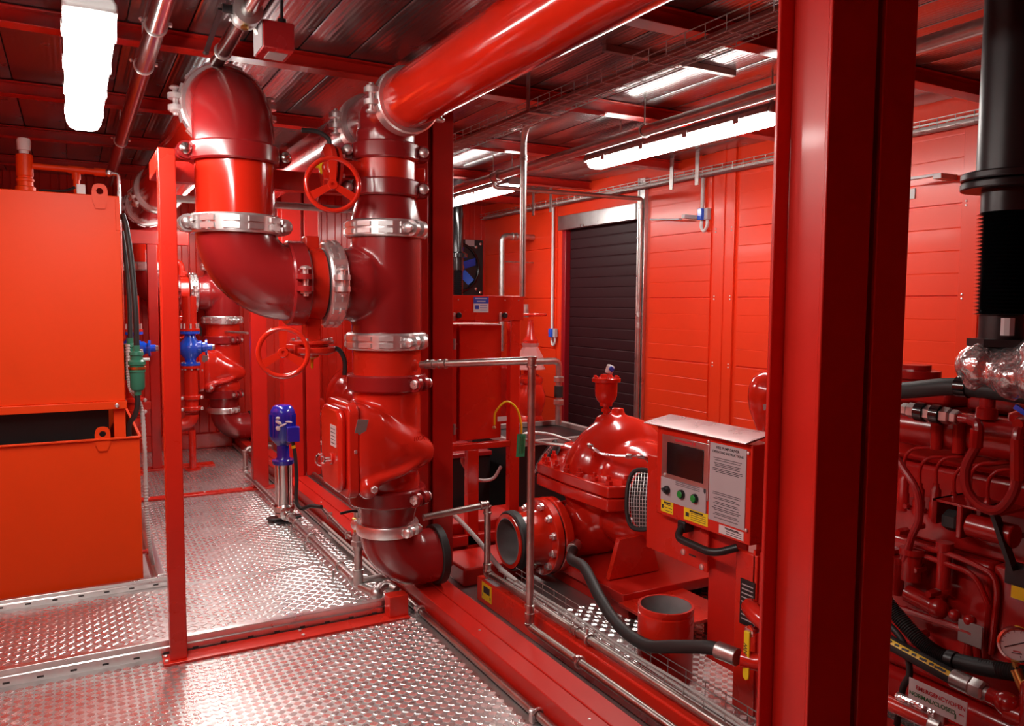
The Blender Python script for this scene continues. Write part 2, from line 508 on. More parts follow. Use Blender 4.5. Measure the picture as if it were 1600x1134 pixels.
# ------------------------------------------------------------------ luminaires
def luminaire(label, x, y0, y1, z, wd=.135, hang=None):
    t = thing('linear_lamp', label, 'lamp', (x, (y0+y1)/2, z), 'linear luminaires')
    h = wd/2
    body = [(-h, .035), (-h*.96, .06), (-h*.6, .085), (h*.6, .085), (h*.96, .06), (h, .035)]
    Rm = MX(((1,0,0),(0,0,1),(0,1,0))).transposed()
    b = MB().prism([(q, zz) for q, zz in body], y0-.012, y1+.012, Rm, (x, 0, z))
    b.build('housing', 'lamp_body', t, bev=.004)
    prof = [(-h*.97, .034), (-h*.95, .012), (-h*.78, -.008), (-h*.45, -.018), (h*.45, -.018), (h*.78, -.008), (h*.95, .012), (h*.97, .034)]
    d = MB()
    ys = [(y0, .82, .012), (y0+.012, .95, .004), (y0+.04, 1, 0), (y1-.04, 1, 0), (y1-.012, .95, .004), (y1, .82, .012)]
    n = len(prof); vs = []
    for (yy, sc, dz) in ys:
        vs += [(x+q*sc, yy, z+max(zz, zz*sc+dz if zz < .03 else zz)) for q, zz in prof]
    fs = [(j*n+i, j*n+i+1, (j+1)*n+i+1, (j+1)*n+i) for j in range(len(ys)-1) for i in range(n-1)]
    fs += [tuple(range(n-1, -1, -1)), tuple((len(ys)-1)*n+i for i in range(n))]
    fs += [((j+1)*n, j*n, j*n+n-1, (j+1)*n+n-1) for j in range(len(ys)-1)]
    d.add(vs, fs).build('diffuser', 'diffuser', t, sharp=60)
    for yy in (y0-.012, y1+.012):
        s_ = -1 if yy < (y0+y1)/2 else 1
        c = MB()
        c.prism([(-h*.9, .028), (-h*.97, .045), (-h*.6, .09), (h*.6, .09), (h*.97, .045), (h*.9, .028)], min(yy, yy+s_*.03), max(yy, yy+s_*.03), Rm, (x, 0, z))
        c.build('end_cap', 'lamp_body', t, bev=.008)
    n = 4
    for i in range(n):
        for s_ in (-1, 1):
            yy = y0+(y1-y0)*(i+.5)/n
            MB().box((x+s_*h-.004, yy-.02, z+.015), (x+s_*h+.004, yy+.02, z+.055)).build('clip', 'lamp_body', t, bev=.002)
    for yy in (y0+.02, y1-.3):
        hb = MB().cyl((x, yy, z+.08), (x, yy, ZC), .005, n=8); hb.torus((x, yy, z+.095), (0,1,0), .014, .004, 12, 6)
        hb.build('hanger', 'galv', t)
    return t
luminaire('hanging white linear lamp above the orange tank', 0.065, 2.46, 3.92, 2.24)
luminaire('long lit linear lamp under the ceiling in front of the shutter door', 3.15, 2.95, 4.55, 2.44)
luminaire('far lit linear lamp above the black fan', 3.17, 5.72, 7.30, 2.44)
luminaire('lit linear lamp hidden behind the big elbow', 0.97, 4.9, 6.3, 2.24, .12)
luminaire('lit linear lamp at the end of the hidden row by the far riser', 1.03, 7.15, 7.95, 2.24, .12)
luminaire('linear lamp of the tank row above the camera', -0.02, 1.08, 2.20, 2.24)

# ------------------------------------------------------------------ grooved pipework
def bolt_tan(parent, p, t, L=.115, r=.0115, m_='zinc'):
    b = MB().cyl(V(p)-V(t)*L/2, V(p)+V(t)*L/2, r, n=10)
    b.lathe(V(p)-V(t)*L/2, -V(t), [(r*2.1, 0), (r*2.1, .006), (r*1.6, .012), (r*.4, .015)], 12)
    b.hexb(V(p)+V(t)*(L/2-.026), V(t), r*2.0, .016)
    return b.build('bolt', m_, parent)
def coupling(parent, c, axis, r, ear, m_='dark_red', w_=.078, ribs=False, h=.026, lug=.066, bm='zinc', flip=1):
    c = V(c); A = V(axis).normalized(); E = V(ear).normalized(); T = A.cross(E)*flip
    b = MB()
    b.lathe(c, A, [(r-.004, -w_/2), (r+h*.75, -w_/2), (r+h, -w_/2+.008), (r+h, w_/2-.008), (r+h*.75, w_/2), (r-.004, w_/2)], 48, E)
    if ribs:
        for k in range(12):
            a = 2*PI*(k+.5)/12
            d = E*math.cos(a)+T*math.sin(a)
            if abs(math.cos(a)) > .97: continue
            R = MX((d, A.cross(d), A)).transposed()
            for s_ in (-1, 1):
                b.obox(c+d*(r+h)+A*s_*w_*.2, (.015, r*.40, w_*.26), R)
            if k % 3 == 1: b.obox(c+d*(r+h-.001), (.015, .012, w_*.8), R)
    ears = []
    for s_ in (-1, 1):
        e = E*s_
        R = MX((e, A, e.cross(A))).transposed()
        hw = w_*.46
        poly = [(r*.985, -hw), (r+lug*.55, -hw)] + [(r+lug*.55+hw*math.cos(q), hw*math.sin(q)) for q in [(-PI/2)+PI*i/8 for i in range(1, 8)]] + [(r+lug*.55, hw), (r*.985, hw)]
        for (d0, d1) in ((-.036, -.014), (.014, .036)):
            b.prism(poly, d0, d1, R, c)
        ears.append(c+e*(r+lug*.60))
    o = b.build('coupling', m_, parent, sharp=30)
    for p in ears: bolt_tan(o, p, T, m_=bm, L=.115 if r > .1 else .08, r=.0115 if r > .1 else .008)
    return o
def socket(parent, p, d, r, L=.03, m_='red'):
    return MB().lathe(p, d, [(r, 0), (r, L*.8), (r*.85, L)], 16).build('outlet', m_, parent)

AX, BX, PY = .624, 1.302, 3.58
RP = .162
def run_left(y, label, far=False):
    t = thing('pipe_run', label, 'pipe', (AX, y, 1.4))
    s_ = -1 if far else 1
    # top elbow from the overhead header
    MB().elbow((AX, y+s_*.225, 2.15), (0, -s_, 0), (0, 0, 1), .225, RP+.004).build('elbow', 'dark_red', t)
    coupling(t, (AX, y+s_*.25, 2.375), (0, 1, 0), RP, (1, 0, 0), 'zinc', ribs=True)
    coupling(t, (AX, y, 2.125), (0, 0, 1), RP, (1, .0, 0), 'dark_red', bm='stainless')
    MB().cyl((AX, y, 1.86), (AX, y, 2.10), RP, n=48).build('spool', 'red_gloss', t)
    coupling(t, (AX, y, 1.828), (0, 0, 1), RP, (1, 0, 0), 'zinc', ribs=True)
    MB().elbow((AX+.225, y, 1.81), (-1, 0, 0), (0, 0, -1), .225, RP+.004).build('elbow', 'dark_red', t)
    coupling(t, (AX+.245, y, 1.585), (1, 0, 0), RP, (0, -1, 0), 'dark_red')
    return t
RB = .119
def run_top(y, label, far=False):
    t = thing('pipe_tee', label, 'pipe', (BX, y, 2.17))
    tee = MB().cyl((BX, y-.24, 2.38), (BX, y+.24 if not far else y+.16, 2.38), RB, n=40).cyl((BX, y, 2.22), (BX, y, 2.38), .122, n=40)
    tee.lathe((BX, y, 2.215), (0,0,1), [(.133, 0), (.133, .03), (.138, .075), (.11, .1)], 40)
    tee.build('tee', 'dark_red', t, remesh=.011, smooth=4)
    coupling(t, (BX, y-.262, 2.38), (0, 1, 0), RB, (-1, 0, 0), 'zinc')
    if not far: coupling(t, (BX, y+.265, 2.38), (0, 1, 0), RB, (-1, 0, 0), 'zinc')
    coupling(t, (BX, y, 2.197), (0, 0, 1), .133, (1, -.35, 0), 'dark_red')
    return t
def run_riser(y, label):
    t = thing('pipe_riser', label, 'pipe', (BX, y, 1.1))
    coupling(t, (BX, y, 2.03), (0, 0, 1), .133, (1, -.35, 0), 'dark_red')
    MB().lathe((BX, y, 1.86), (0,0,1), [(RP, 0), (RP, .03), (.138, .12), (.133, .15)], 40).build('reducer', 'dark_red', t)
    coupling(t, (BX, y, 1.842), (0, 0, 1), RP, (.45, -1, 0), 'zinc', ribs=True)
    tee = MB().cyl((BX, y, 1.35), (BX, y, 1.83), RP+.004, n=48).cyl((1.065, y, 1.585), (BX, y, 1.585), RP+.003, n=48)
    tee.lathe((1.09, y, 1.585), (1,0,0), [(RP, 0), (RP+.004, .02), (RP+.013, .09), (RP, .12)], 40)
    tee.build('tee', 'dark_red', t, remesh=.011, smooth=6)
    coupling(t, (1.03, y, 1.585), (1, 0, 0), RP, (0, -1, 0), 'zinc', ribs=True)
    coupling(t, (BX, y, 1.323), (0, 0, 1), RP, (.45, -1, 0), 'zinc', ribs=True)
    sp = MB().cyl((BX, y, 1.14), (BX, y, 1.30), RP, n=48).build('spool', 'red', t)
    coupling(t, (BX, y, 1.128), (0, 0, 1), RP, (.55, -1, 0), 'dark_red', flip=-1)
    return t
def run_foot(y, label):
    t = thing('pipe_elbow', label, 'pipe', (BX, y, .11))
    coupling(t, (BX, y, .587), (0, 0, 1), RP*.98, (.55, -1, 0), 'dark_red', flip=-1)
    MB().lathe((BX, y, .42), (0,0,1), [(.131, 0), (.133, .06), (.15, .13), (RP, .155)], 40).build('reducer', 'dark_red', t)
    coupling(t, (BX, y, .425), (0, 0, 1), .134, (.65, -1, 0), 'zinc', h=.016, w_=.055, lug=.03)
    el = MB().elbow((BX+.165, y, .415), (-1, 0, 0), (0, 0, -1), .165, .133)
    el.cyl((BX+.165, y, .25), (BX+.245, y, .25), .133, n=36)
    el.build('elbow', 'dark_red', t)
    MB().pipe((BX+.235, y, .25), (BX+.275, y, .25), .147, .11, 40).build('gasket', 'rubber', t, bev=.004)
    MB().cyl((BX+.244, y, .25), (BX+.250, y, .25), .111, n=32).build('bore', 'dark_inside', t)
    return t
run_left(PY, 'big dark red double-elbow pipe run beside the hanging lamp')
run_left(8.3, 'far dark red elbow pipe run seen behind the thin frame post', True)
run_top(PY, 'dark red tee on top of the tall riser where the big overhead pipe ends')
run_top(8.3, 'far dark red tee under the ceiling at the end wall', True)
run_riser(PY, 'tall dark red pipe riser with silver couplings in front of the middle column')
run_riser(8.3, 'far dark red pipe riser beyond the blue jockey pump')
run_foot(PY, 'open dark red pipe elbow with black rim at the foot of the tall riser')
run_foot(8.3, 'far open dark red pipe elbow at the foot of the back riser')
# overhead headers
t = thing('header_pipe', 'large glossy red overhead pipe running over the camera from the riser', 'pipe', (BX, 1.0, 2.38))
MB().cyl((BX, YB+.1, 2.38), (BX, PY-.285, 2.38), RB+.002, n=56).build('pipe', 'red_gloss', t)
t = thing('header_pipe', 'red overhead pipe leading from the tall riser to the far riser', 'pipe', (BX, 5.9, 2.38))
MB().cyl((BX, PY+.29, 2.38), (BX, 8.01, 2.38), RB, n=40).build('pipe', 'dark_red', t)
t = thing('header_pipe', 'red overhead pipe between the two elbow runs above the green filters', 'pipe', (AX, 5.7, 2.375))
MB().cyl((AX, PY+.275, 2.375), (AX, 8.02, 2.375), RP, n=40).build('pipe', 'red_gloss', t)
coupling(t, (AX, 6.9, 2.375), (0, 1, 0), RP, (1, 0, .5), 'zinc')

# butterfly valves with gearbox and handwheel
def handwheel(parent, c, ax, R, m_='red_gloss', spokes=3, tilt=0.0):
    fr = frame(ax, (0, 0, 1))
    b = MB().torus(c, ax, R-.010, .011, 48, 12)
    b.lathe(V(c)-V(ax)*.02, ax, [(.022, 0), (.024, .02), (.02, .03), (.008, .03), (.008, .02)], 20)
    for k in range(spokes):
        a = 2*PI*k/spokes+tilt
        d = fr @ V((math.cos(a), math.sin(a), 0))
        q = V(ax).cross(d)
        p0 = V(c)+d*.018; p1 = V(c)+d*(R-.012)
        Rm = MX((d, q, V(ax))).transposed()
        b.prism([(.018, -.013), (R-.014, -.019), (R-.014, .019), (.018, .013)], -.006, .006, Rm, c)
    return b.build('handwheel', m_, parent, sharp=50)
def bfly(label, c, pipe, stem, wheel, off, R, r, near=True):
    c = V(c); P = V(pipe); S = V(stem); W = V(wheel); O = V(off)
    t = thing('butterfly_valve', label, 'valve', c)
    b = MB().obox(c+S*(r+.045), (.07, .07, .11), frame(S, P))
    b.obox(c-S*(r+.012), (.065, .065, .075), frame(S, P))
    hl = .058 if P.x < .5 else .042
    b.lathe(c, P, [(r, -hl), (r, hl)], 48)
    b.build('body', 'red', t, bev=.006)
    g = c+S*(r+.135)
    b = MB().lathe(g-S*.045, S, [(.05, 0), (.098, .004), (.098, .018), (.075, .02), (.075, .03), (.105, .032), (.105, .056), (.085, .066)], 28)
    b.lathe(g+O*.06, W, [(.03, -.05), (.034, -.04), (.034, .04), (.026, .05)], 20)
    b.build('gearbox', 'red', t, bev=.003)
    for k in range(6):
        a = 2*PI*k/6
        d = frame(S) @ V((math.cos(a), math.sin(a), 0))
        MB().hexb(g-S*.041+d*.086, -S, .010, .012).build('bolt', 'zinc', t)
    hc = g+O+W*.17
    MB().cyl(g+O*.6, hc, .011, n=12).cyl(g+O*.4, g+O*.6+W*.01, .024, n=16).build('spindle', 'red', t)
    b = MB().bar(g+O*.2, g+O*.8+W*.05, .06, .055).build('bearing_arm', 'red', t, bev=.006)
    handwheel(t, hc, W, R)
    # yellow position pointer
    MB().lathe(g+S*.02, S, [(.03, 0), (.034, .012), (.016, .02), (.008, .025), (.006, .06), (.0, .07)], 12).build('pointer', 'yellow', t)
    # switch cable
    b = MB().tube(spline([g+P*.07+W*.02, g+P*.12+W*.02, g+P*.15+W*.015+S*.05, g+P*.15+W*.01+S*.12], 6), .011, 8)
    b.build('cable', 'rubber', t)
    return t
bfly('red butterfly valve with handwheel and yellow pointer high on the tall riser', (BX, PY, 2.11), (0,0,1), (-1,0,0), V((-.18,-1,0)).normalized(), (0,0,-.10), .122, .137)
bfly('red butterfly valve with handwheel hanging below the pipe between elbow and riser', (.945, PY, 1.585), (1,0,0), (0,0,-1), V((-.25,-1,0)).normalized(), (-.125,0,0), .112, RP)
bfly('far red butterfly valve with handwheel next to the blue strainer', (.945, 8.3, 1.585), (1,0,0), (0,0,-1), V((-.1,-1,0)).normalized(), (-.05,0,-.03), .112, RP)

# check valves
def check_valve(y, label):
    t = thing('check_valve', label, 'valve', (BX, y, .62))
    b = MB()
    b.lathe((BX, y, .615), (0,0,1), [(RP*.96, 0), (RP*.98, .05), (RP*.9, .10), (RP*1.0, .2), (RP*1.0, .44), (RP*.99, .48)], 44)
    # bell shaped clapper housing pointing to the right, in front of the bore
    secs = []
    n = 36
    for i, (x, hh, dy, zc) in enumerate(((-.235, .195, .165, .845), (-.19, .205, .175, .845), (-.12, .185, .175, .845), (-.04, .150, .165, .835), (.04, .115, .15, .82), (.10, .088, .13, .805), (.150, .060, .10, .80), (.175, .03, .06, .80))):
        ring = []
        for k in range(n):
            a = 2*PI*k/n
            ca, sa = math.cos(a), math.sin(a)
            e = .62 if x < -.1 else .85
            ring.append((BX+x+.02, y-.065+dy*math.copysign(abs(ca)**e, ca), zc+hh*math.copysign(abs(sa)**e, sa)))
        secs.append(ring)
    vs = [p for r_ in secs for p in r_]
    fs = [(j*n+k, j*n+(k+1) % n, (j+1)*n+(k+1) % n, (j+1)*n+k) for j in range(len(secs)-1) for k in range(n)]
    fs += [tuple(range(n-1, -1, -1)), tuple((len(secs)-1)*n+k for k in range(n))]
    b.add(vs, [tuple(reversed(f)) for f in fs])
    # raised rib from the flange boss to the nose
    b.tube(spline([(BX-.185, y-.215, .70), (BX-.10, y-.232, .715), (BX+.0, y-.215, .735), (BX+.09, y-.185, .775)], 6), .022, 10)
    b.ell((BX-.165, y-.205, .675), (.05, .05, .055))
    b.ell((BX+.165, y-.075, .80), (.035, .05, .045))
    b.build('body', 'red_cast', t, remesh=.0095, smooth=7)
    # bolted cover on the left
    cv = MB()
    R = MX(((0,1,0),(0,0,1),(1,0,0))).transposed()
    def rr(hw, hh, rd, n=6):
        out = []
        for (sx, sy, a0) in ((1,1,0),(-1,1,PI/2),(-1,-1,PI),(1,-1,1.5*PI)):
            for k in range(n+1):
                a = a0+PI/2*k/n
                out.append((sx*(hw-rd)+rd*math.cos(a), sy*(hh-rd)+rd*math.sin(a)))
        return out
    cv.prism(rr(.17, .215, .05), -.262, -.212, R, (BX, y-.06, .845))
    cv.build('flange', 'red_cast', t, bev=.008)
    cv = MB().prism(rr(.145, .19, .06), -.298, -.262, R, (BX, y-.06, .845))
    c2 = cv.build('cover', 'red_cast', t, bev=.016)
    for (dy, dz) in ((-.155, -.17), (-.155, .17), (.155, -.17), (.155, .17), (-.16, 0), (.16, 0)):
        MB().hexb((BX-.236, y-.06+dy, .845+dz), (1,0,0), .014, .014).build('bolt', 'zinc', t)
    MB().hexb((BX-.155, y-.252, .675), (0,-1,0), .017, .014).build('bolt', 'zinc', t)
    eb = MB().torus((BX-.350, y-.10, .80), (0.3,-1,.2), .022, .008, 20, 8).cyl((BX-.331, y-.10, .80), (BX-.295, y-.10, .80), .011, n=10)
    eb.build('eye_bolt', 'chrome', t)
    MB().cyl((BX-.308, y-.10, .80), (BX-.297, y-.10, .80), .026, n=16).build('boss', 'red_cast', t, bev=.003)
    pl = MB().box((BX-.3005, y-.165, .86), (BX-.298, y-.085, .955)).build('data_label', 'label_white', t)
    for k in range(5):
        MB().box((BX-.3012, y-.158, .873+k*.016), (BX-.3004, y-.092, .876+k*.016)).build('print_line', 'print_dark', pl)
    MB().obox((BX-.205, y-.238, .955), (.05, .002, .075), frame((.12,-.35,1), (1,0,0))).build('nameplate', 'brown_grey', t)
    for i, (s_, z) in enumerate((('300', .885), ('250', .86), ('100A', .91))):
        text('cast_lettering', s_, (BX-.03+.075*(i > 1), y-.245+.025*(i > 1), z-.04), (1, .22, 0), (0, -.1, 1), .030, 'red_cast', t)
    return t
check_valve(PY, 'glossy red cast check valve with bell-shaped body on the tall riser')
check_valve(8.3, 'glossy red cast check valve on the far riser')

# support frames of the pipework
def frame_near():
    t = thing('support_frame', 'red square-tube support frame standing on the tread plate in front of the pipes', 'frame', (.35, 3.5, 0))
    MB().box((.312, 3.468, .012), (.378, 3.534, 2.11)).build('post', 'red', t, bev=.004)
    MB().box((.285, 3.445, 0), (1.366, 3.545, .012)).build('base_plate', 'red', t, bev=.002)
    MB().box((1.27, 3.47, .012), (1.366, 3.54, .112)).build('post', 'red', t, bev=.003)
    MB().box((.312, 3.534, 2.03), (.378, 3.86, 2.11)).build('arm', 'red', t, bev=.004)
    MB().box((.379, 3.79, 2.025), (1.449, 3.86, 2.115)).build('top_beam', 'red_steel', t, bev=.004)
    for (x, y) in ((.298, 3.47), (.298, 3.52), (.86, 3.465), (.86, 3.52)):
        MB().hexb((x, y, .012), (0,0,1), .009, .008).build('bolt', 'zinc', t)
    return t
frame_near()
t = thing('support_frame', 'far red portal frame around the back pipework', 'frame', (.75, 8.1, 0))
for (lo, hi) in (((.26, 7.62, .02), (.34, 7.70, 2.0)), ((.58, 7.62, .02), (.66, 7.70, 2.0))):
    MB().box(lo, hi).build('post', 'red_steel', t, bev=.004)
MB().box((.26, 7.62, 2.0), (.92, 7.70, 2.12)).build('top_beam', 'red_steel', t, bev=.004)
MB().box((.34, 7.62, .55), (.58, 7.68, .62)).build('cross_bar', 'red', t, bev=.004)
MB().box((.20, 7.58, 0), (1.1, 7.74, .02)).build('base_plate', 'red', t, bev=.003)
t = thing('support_frame', 'red post rising from the floor strip left of the jockey pump', 'frame', (1.27, 6.5, 0))
MB().box((1.225, 6.46, .02), (1.345, 6.54, 2.2)).build('post', 'red_steel', t, bev=.004)
MB().box((.36, 6.44, 0), (1.40, 6.53, .018)).build('floor_strip', 'red', t, bev=.003)
for x in (.46, .86, 1.15):
    MB().hexb((x, 6.485, .018), (0,0,1), .009, .006).build('bolt', 'zinc', t)
MB().bar((1.285, 6.5, 2.06), (1.285, 7.6, 2.06), .07, .07).build('tie_beam', 'red', t, bev=.003)

# ------------------------------------------------------------------ tank side
t = thing('fuel_tank', 'large orange-red steel tank standing in an open bund on the left', 'tank', (-.4, 5.3, 0))
up = MB().box((-1.25, 4.55, .985), (.226, 6.15, 2.035)).build('tank_body', 'tank_orange', t, bev=.004)
MB().box((-1.26, 4.535, .945), (.232, 4.60, .985)).build('bottom_lip', 'tank_orange', t, bev=.003)
b = MB()
b.box((-1.27, 4.53, .012), (.286, 4.535, .80)); b.box((-1.27, 6.2, .012), (.286, 6.205, .80))
b.box((.281, 4.535, .012), (.286, 6.2, .80)); b.box((-1.27, 4.535, .012), (-1.265, 6.2, .80)); b.box((-1.265, 4.535, .012), (.281, 6.2, .017))
b.box((-1.27, 4.515, .79), (.296, 4.53, .80)); b.box((.286, 4.515, .79), (.296, 6.205, .80))
b.build('bund', 'tank_orange', t, bev=.002)
for (x, y) in ((.17, 4.57), (.17, 6.05), (-1.2, 4.57), (-1.2, 6.05)):
    MB().box((x, y, .017), (x+.055, y+.06, .985)).build('leg', 'tank_orange', t, bev=.003)
def lug(parent, x, y, z, m_):
    n = 14; w_ = .036
    outer = [(-w_, 0), (w_, 0), (w_, .098), (w_-.014, .125), (-w_+.014, .125), (-w_, .098)]
    b = MB(); R = MX(((1,0,0),(0,0,1),(0,-1,0))).transposed()
    hole = [(.016*math.cos(2*PI*i/n), .088+.016*math.sin(2*PI*i/n)) for i in range(n)]
    # plate with a round hole: ring of quads between hole and outline samples
    ring = []
    for i in range(n):
        a = 2*PI*i/n; d = (math.cos(a), math.sin(a)); best = 9
        for j in range(6):
            x0, y0 = outer[j]; x1, y1 = outer[(j+1) % 6]
            ex, ey = x1-x0, y1-y0; den = d[0]*ey-d[1]*ex
            if abs(den) < 1e-9: continue
            tt = ((x0)*ey-(y0-.088)*ex)/den; u = ((x0)*d[1]-(y0-.088)*d[0])/den
            if tt > 0 and -1e-6 <= u <= 1+1e-6: best = min(best, tt)
        ring.append((d[0]*best, .088+d[1]*best))
    vs = []
    for dep in (0, .008):
        vs += [V((x, y, z))+R @ V((q[0], q[1], dep)) for q in hole]+[V((x, y, z))+R @ V((q[0], q[1], dep)) for q in ring]
    fs = []
    for i in range(n):
        j = (i+1) % n
        fs += [(i, n+i, n+j, j), (2*n+i, 2*n+j, 3*n+j, 3*n+i), (i, j, 2*n+j, 2*n+i), (n+i, 3*n+i, 3*n+j, n+j)]
    b.add(vs, fs)
    return b.build('lifting_lug', m_, parent, sharp=25)
MB().box((-1.2, 4.66, .02), (.15, 6.1, .944)).build('shade_fill', 'black', t)  # black box added inside the bund, standing in for the shade under the tank
lug(t, .137, 4.549, 1.965, 'tank_orange')
lug(t, .115, 4.529, .735, 'tank_orange')
MB().box((.205, 4.545, 1.86), (.226, 4.56, 2.02)).build('corner_strip', 'tank_orange', t, bev=.002)
MB().hexb((.185, 4.535, .965), (0,-1,0), .011, .008).build('bolt', 'zinc', t)
MB().cyl((-.18, 4.75, .87), (-.18, 4.75, .985), .022, n=14).build('drain_pipe', 'steel_pipe', t)

t = thing('vent_pipe', 'orange-red vent pipework with tee on top of the tank', 'pipe', (-.19, 4.72, 2.035))
b = MB().lathe((-.19, 4.72, 2.035), (0,0,1), [(.045, 0), (.045, .035), (.036, .04), (.036, .06), (.040, .065), (.040, .075), (.034, .08), (.034, .085), (.038, .09), (.038, .195), (.02, .2)], 20)
b.build('riser', 'tank_orange', t)
MB().lathe((-.19, 4.72, 2.235), (0,0,1), [(.022, 0), (.022, .015), (.03, .018), (.033, .06), (.028, .075), (0.01, .08)], 18).build('vent_cap', 'white', t)
MB().cyl((-.155, 4.72, 2.178), (.17, 4.72, 2.172), .0155, n=14).cyl((.0, 4.72, 2.175), (.075, 4.72, 2.174), .020, n=14).cyl((.12, 4.72, 2.173), (.172, 4.72, 2.172), .021, n=14).build('cross_pipe', 'tank_orange', t)
MB().cyl((.037, 4.72, 2.175), (.037, 4.72, 2.04), .015, n=14).cyl((.037, 4.72, 2.16), (.037, 4.72, 2.125), .02, n=14).build('branch', 'tank_orange', t)
MB().box((.035, 4.64, 2.035), (.075, 4.68, 2.095)).build('plug_cap', 'white', t, bev=.004)
MB().cyl((.172, 4.72, 2.172), (.20, 4.72, 2.171), .014, n=8).hexb((.18, 4.72, 2.172), (1,0,0), .02, .016).tube(arc_pts([(.2, 4.72, 2.171), (.232, 4.72, 2.17), (.234, 4.72, 1.3)], .03), .0095, 10).build('steel_line', 'chrome', t)
b = MB().tube(spline([(-.13, 4.66, 2.05), (-.02, 4.64, 2.055), (.03, 4.63, 2.075)], 5), .007, 8)
tag(b.build('sensor_cable', 'black'), 'black sensor cable with yellow band lying on the tank top', 'cable')

def hose(name, label, cat, pts, r, m_, group=None):
    o = MB().tube(spline(pts, 10), r, 12).build(name, m_)
    return tag(o, label, cat, group)
hose('fuel_hose', 'black hose looping from the tank top to the front green filter', 'hose', [(.245, 4.70, 1.96), (.262, 4.68, 1.88), (.278, 4.64, 1.70), (.288, 4.60, 1.47), (.289, 4.60, 1.262)], .0145, 'rubber', 'black fuel hoses')
hose('fuel_hose', 'thinner black hose running to the rear green filter', 'hose', [(.245, 4.82, 1.88), (.262, 4.80, 1.70), (.270, 4.76, 1.5), (.268, 4.74, 1.30)], .0125, 'rubber', 'black fuel hoses')
hose('fuel_hose', 'short black hose curving from the green filter into the bund', 'hose', [(.286, 4.60, 1.02), (.286, 4.60, .96), (.272, 4.61, .90), (.245, 4.63, .85), (.24, 4.64, .78)], .0135, 'rubber', 'black fuel hoses')
def filt(label, x, y, z, s_=1.0):
    t = thing('fuel_filter', label, 'filter', (x, y, z), 'green fuel filters')
    MB().lathe((x, y, z), (0,0,1), [(.012, -.13*s_), (.018, -.128*s_), (.018, -.105*s_), (.030, -.10*s_), (.036, -.085*s_), (.037, -.01*s_), (.041, -.005*s_), (.041, .005*s_), (.036, .01*s_), (.036, .03*s_), (.043, .034*s_), (.043, .05*s_), (.03, .06*s_), (.03, .08*s_), (.036, .085*s_), (.034, .10*s_), (.017, .105*s_), (.017, .135*s_)], 24).build('bowl', 'green', t)
    MB().lathe((x, y, z), (0,0,1), [(.04, .008), (.043, .009), (.043, .022), (.04, .023)], 24).build('clamp_band', 'brass', t)
    MB().cyl((x+.03, y, z+.06), (x+.06, y-.01, z+.06), .008, n=10).build('drain_tap', 'white', t)
    return t
filt('front green cylindrical fuel filter with brass band beside the tank', .288, 4.60, 1.135)
filt('rear green fuel filter half hidden behind the front one', .266, 4.74, 1.175, .95)
b = MB()
path = spline([(.252, 4.70, 1.27), (.255, 4.69, 1.05), (.308, 4.66, .92), (.316, 4.63, .6), (.315, 4.62, .35), (.33, 4.63, .16), (.345, 4.68, .06)], 30)
b.tube(path, .011, 8, rs=[.0125 if i % 2 else .0095 for i in range(len(path))])
tag(b.build('corrugated_hose', 'cable_grey'), 'grey corrugated hose hanging down along the tank edge', 'hose')
tag(MB().lathe((.30, 4.80, .10), (1,0,0), [(.013, 0), (.013, .02), (.017, .021), (.017, .04), (.012, .041), (.012, .055)], 14).lathe((.287, 4.80, .10), (1,0,0), [(.022, 0), (.022, .013)], 14).build('drain_plug', 'red'), 'small red drain plug low on the bund side', 'plug')

# slotted floor rails
def rail(label, x0, x1, y, h=.05, d=.035):
    t = thing('slotted_rail', label, 'rail', ((x0+x1)/2, y, 0), 'slotted silver floor rails')
    b = MB().prism([(0, 0), (0, h*.55), (.006, h*.62), (.006, h), (d, h), (d, 0)], x0, x1, MX(((0,1,0),(0,0,1),(1,0,0))).transposed(), (0, y, 0))
    b.build('rail', 'alu', t, bev=.002)
    x = x1-.06
    while x > x0+.05:
        MB().box((x-.012, y-.0012, .012), (x+.012, y+.004, .020)).build('slot', 'dark_inside', t)
        x -= .115
    return t
rail('silver slotted floor rail along the front of the tank bund', -1.3, .40, 4.46)
rail('silver slotted floor rail behind the red frame base', -1.3, 1.40, 3.556, .068, .04)
o = MB().prism([(0, 0), (0, .05), (.012, .055), (.04, .055), (.04, 0)], 4.497, 6.43, MX(((1,0,0),(0,0,1),(0,1,0))).transposed(), (.345, 0, 0)).build('floor_rail', 'alu', bev=.002)
tag(o, 'grey floor rail running away beside the tank bund', 'rail')
o = MB().tube([(1.425, 1.2, .022), (1.425, YF-.1, .022)], .017, 12).build('edge_pipe', 'steel_pipe')
tag(o, 'thin grey pipe lying along the foot of the long red floor beam', 'pipe')
for k, y in enumerate((2.36, 3.46)):
    t = thing('pipe_clip', ('steel clip holding the floor edge pipe in the foreground', 'steel clip holding the floor edge pipe by the open elbow')[k], 'clip', (1.42, y, 0), 'clips on the floor edge pipe')
    MB().torus((1.425, y, .024), (0,1,0), .022, .006, 16, 8).build('clip_ring', 'zinc', t)
    MB().box((1.395, y-.012, .001), (1.405, y+.012, .03)).cyl((1.40, y, .03), (1.40, y, .05), .006, n=8).hexb((1.40, y, .04), (0,0,1), .012, .01).build('screw', 'zinc', t)

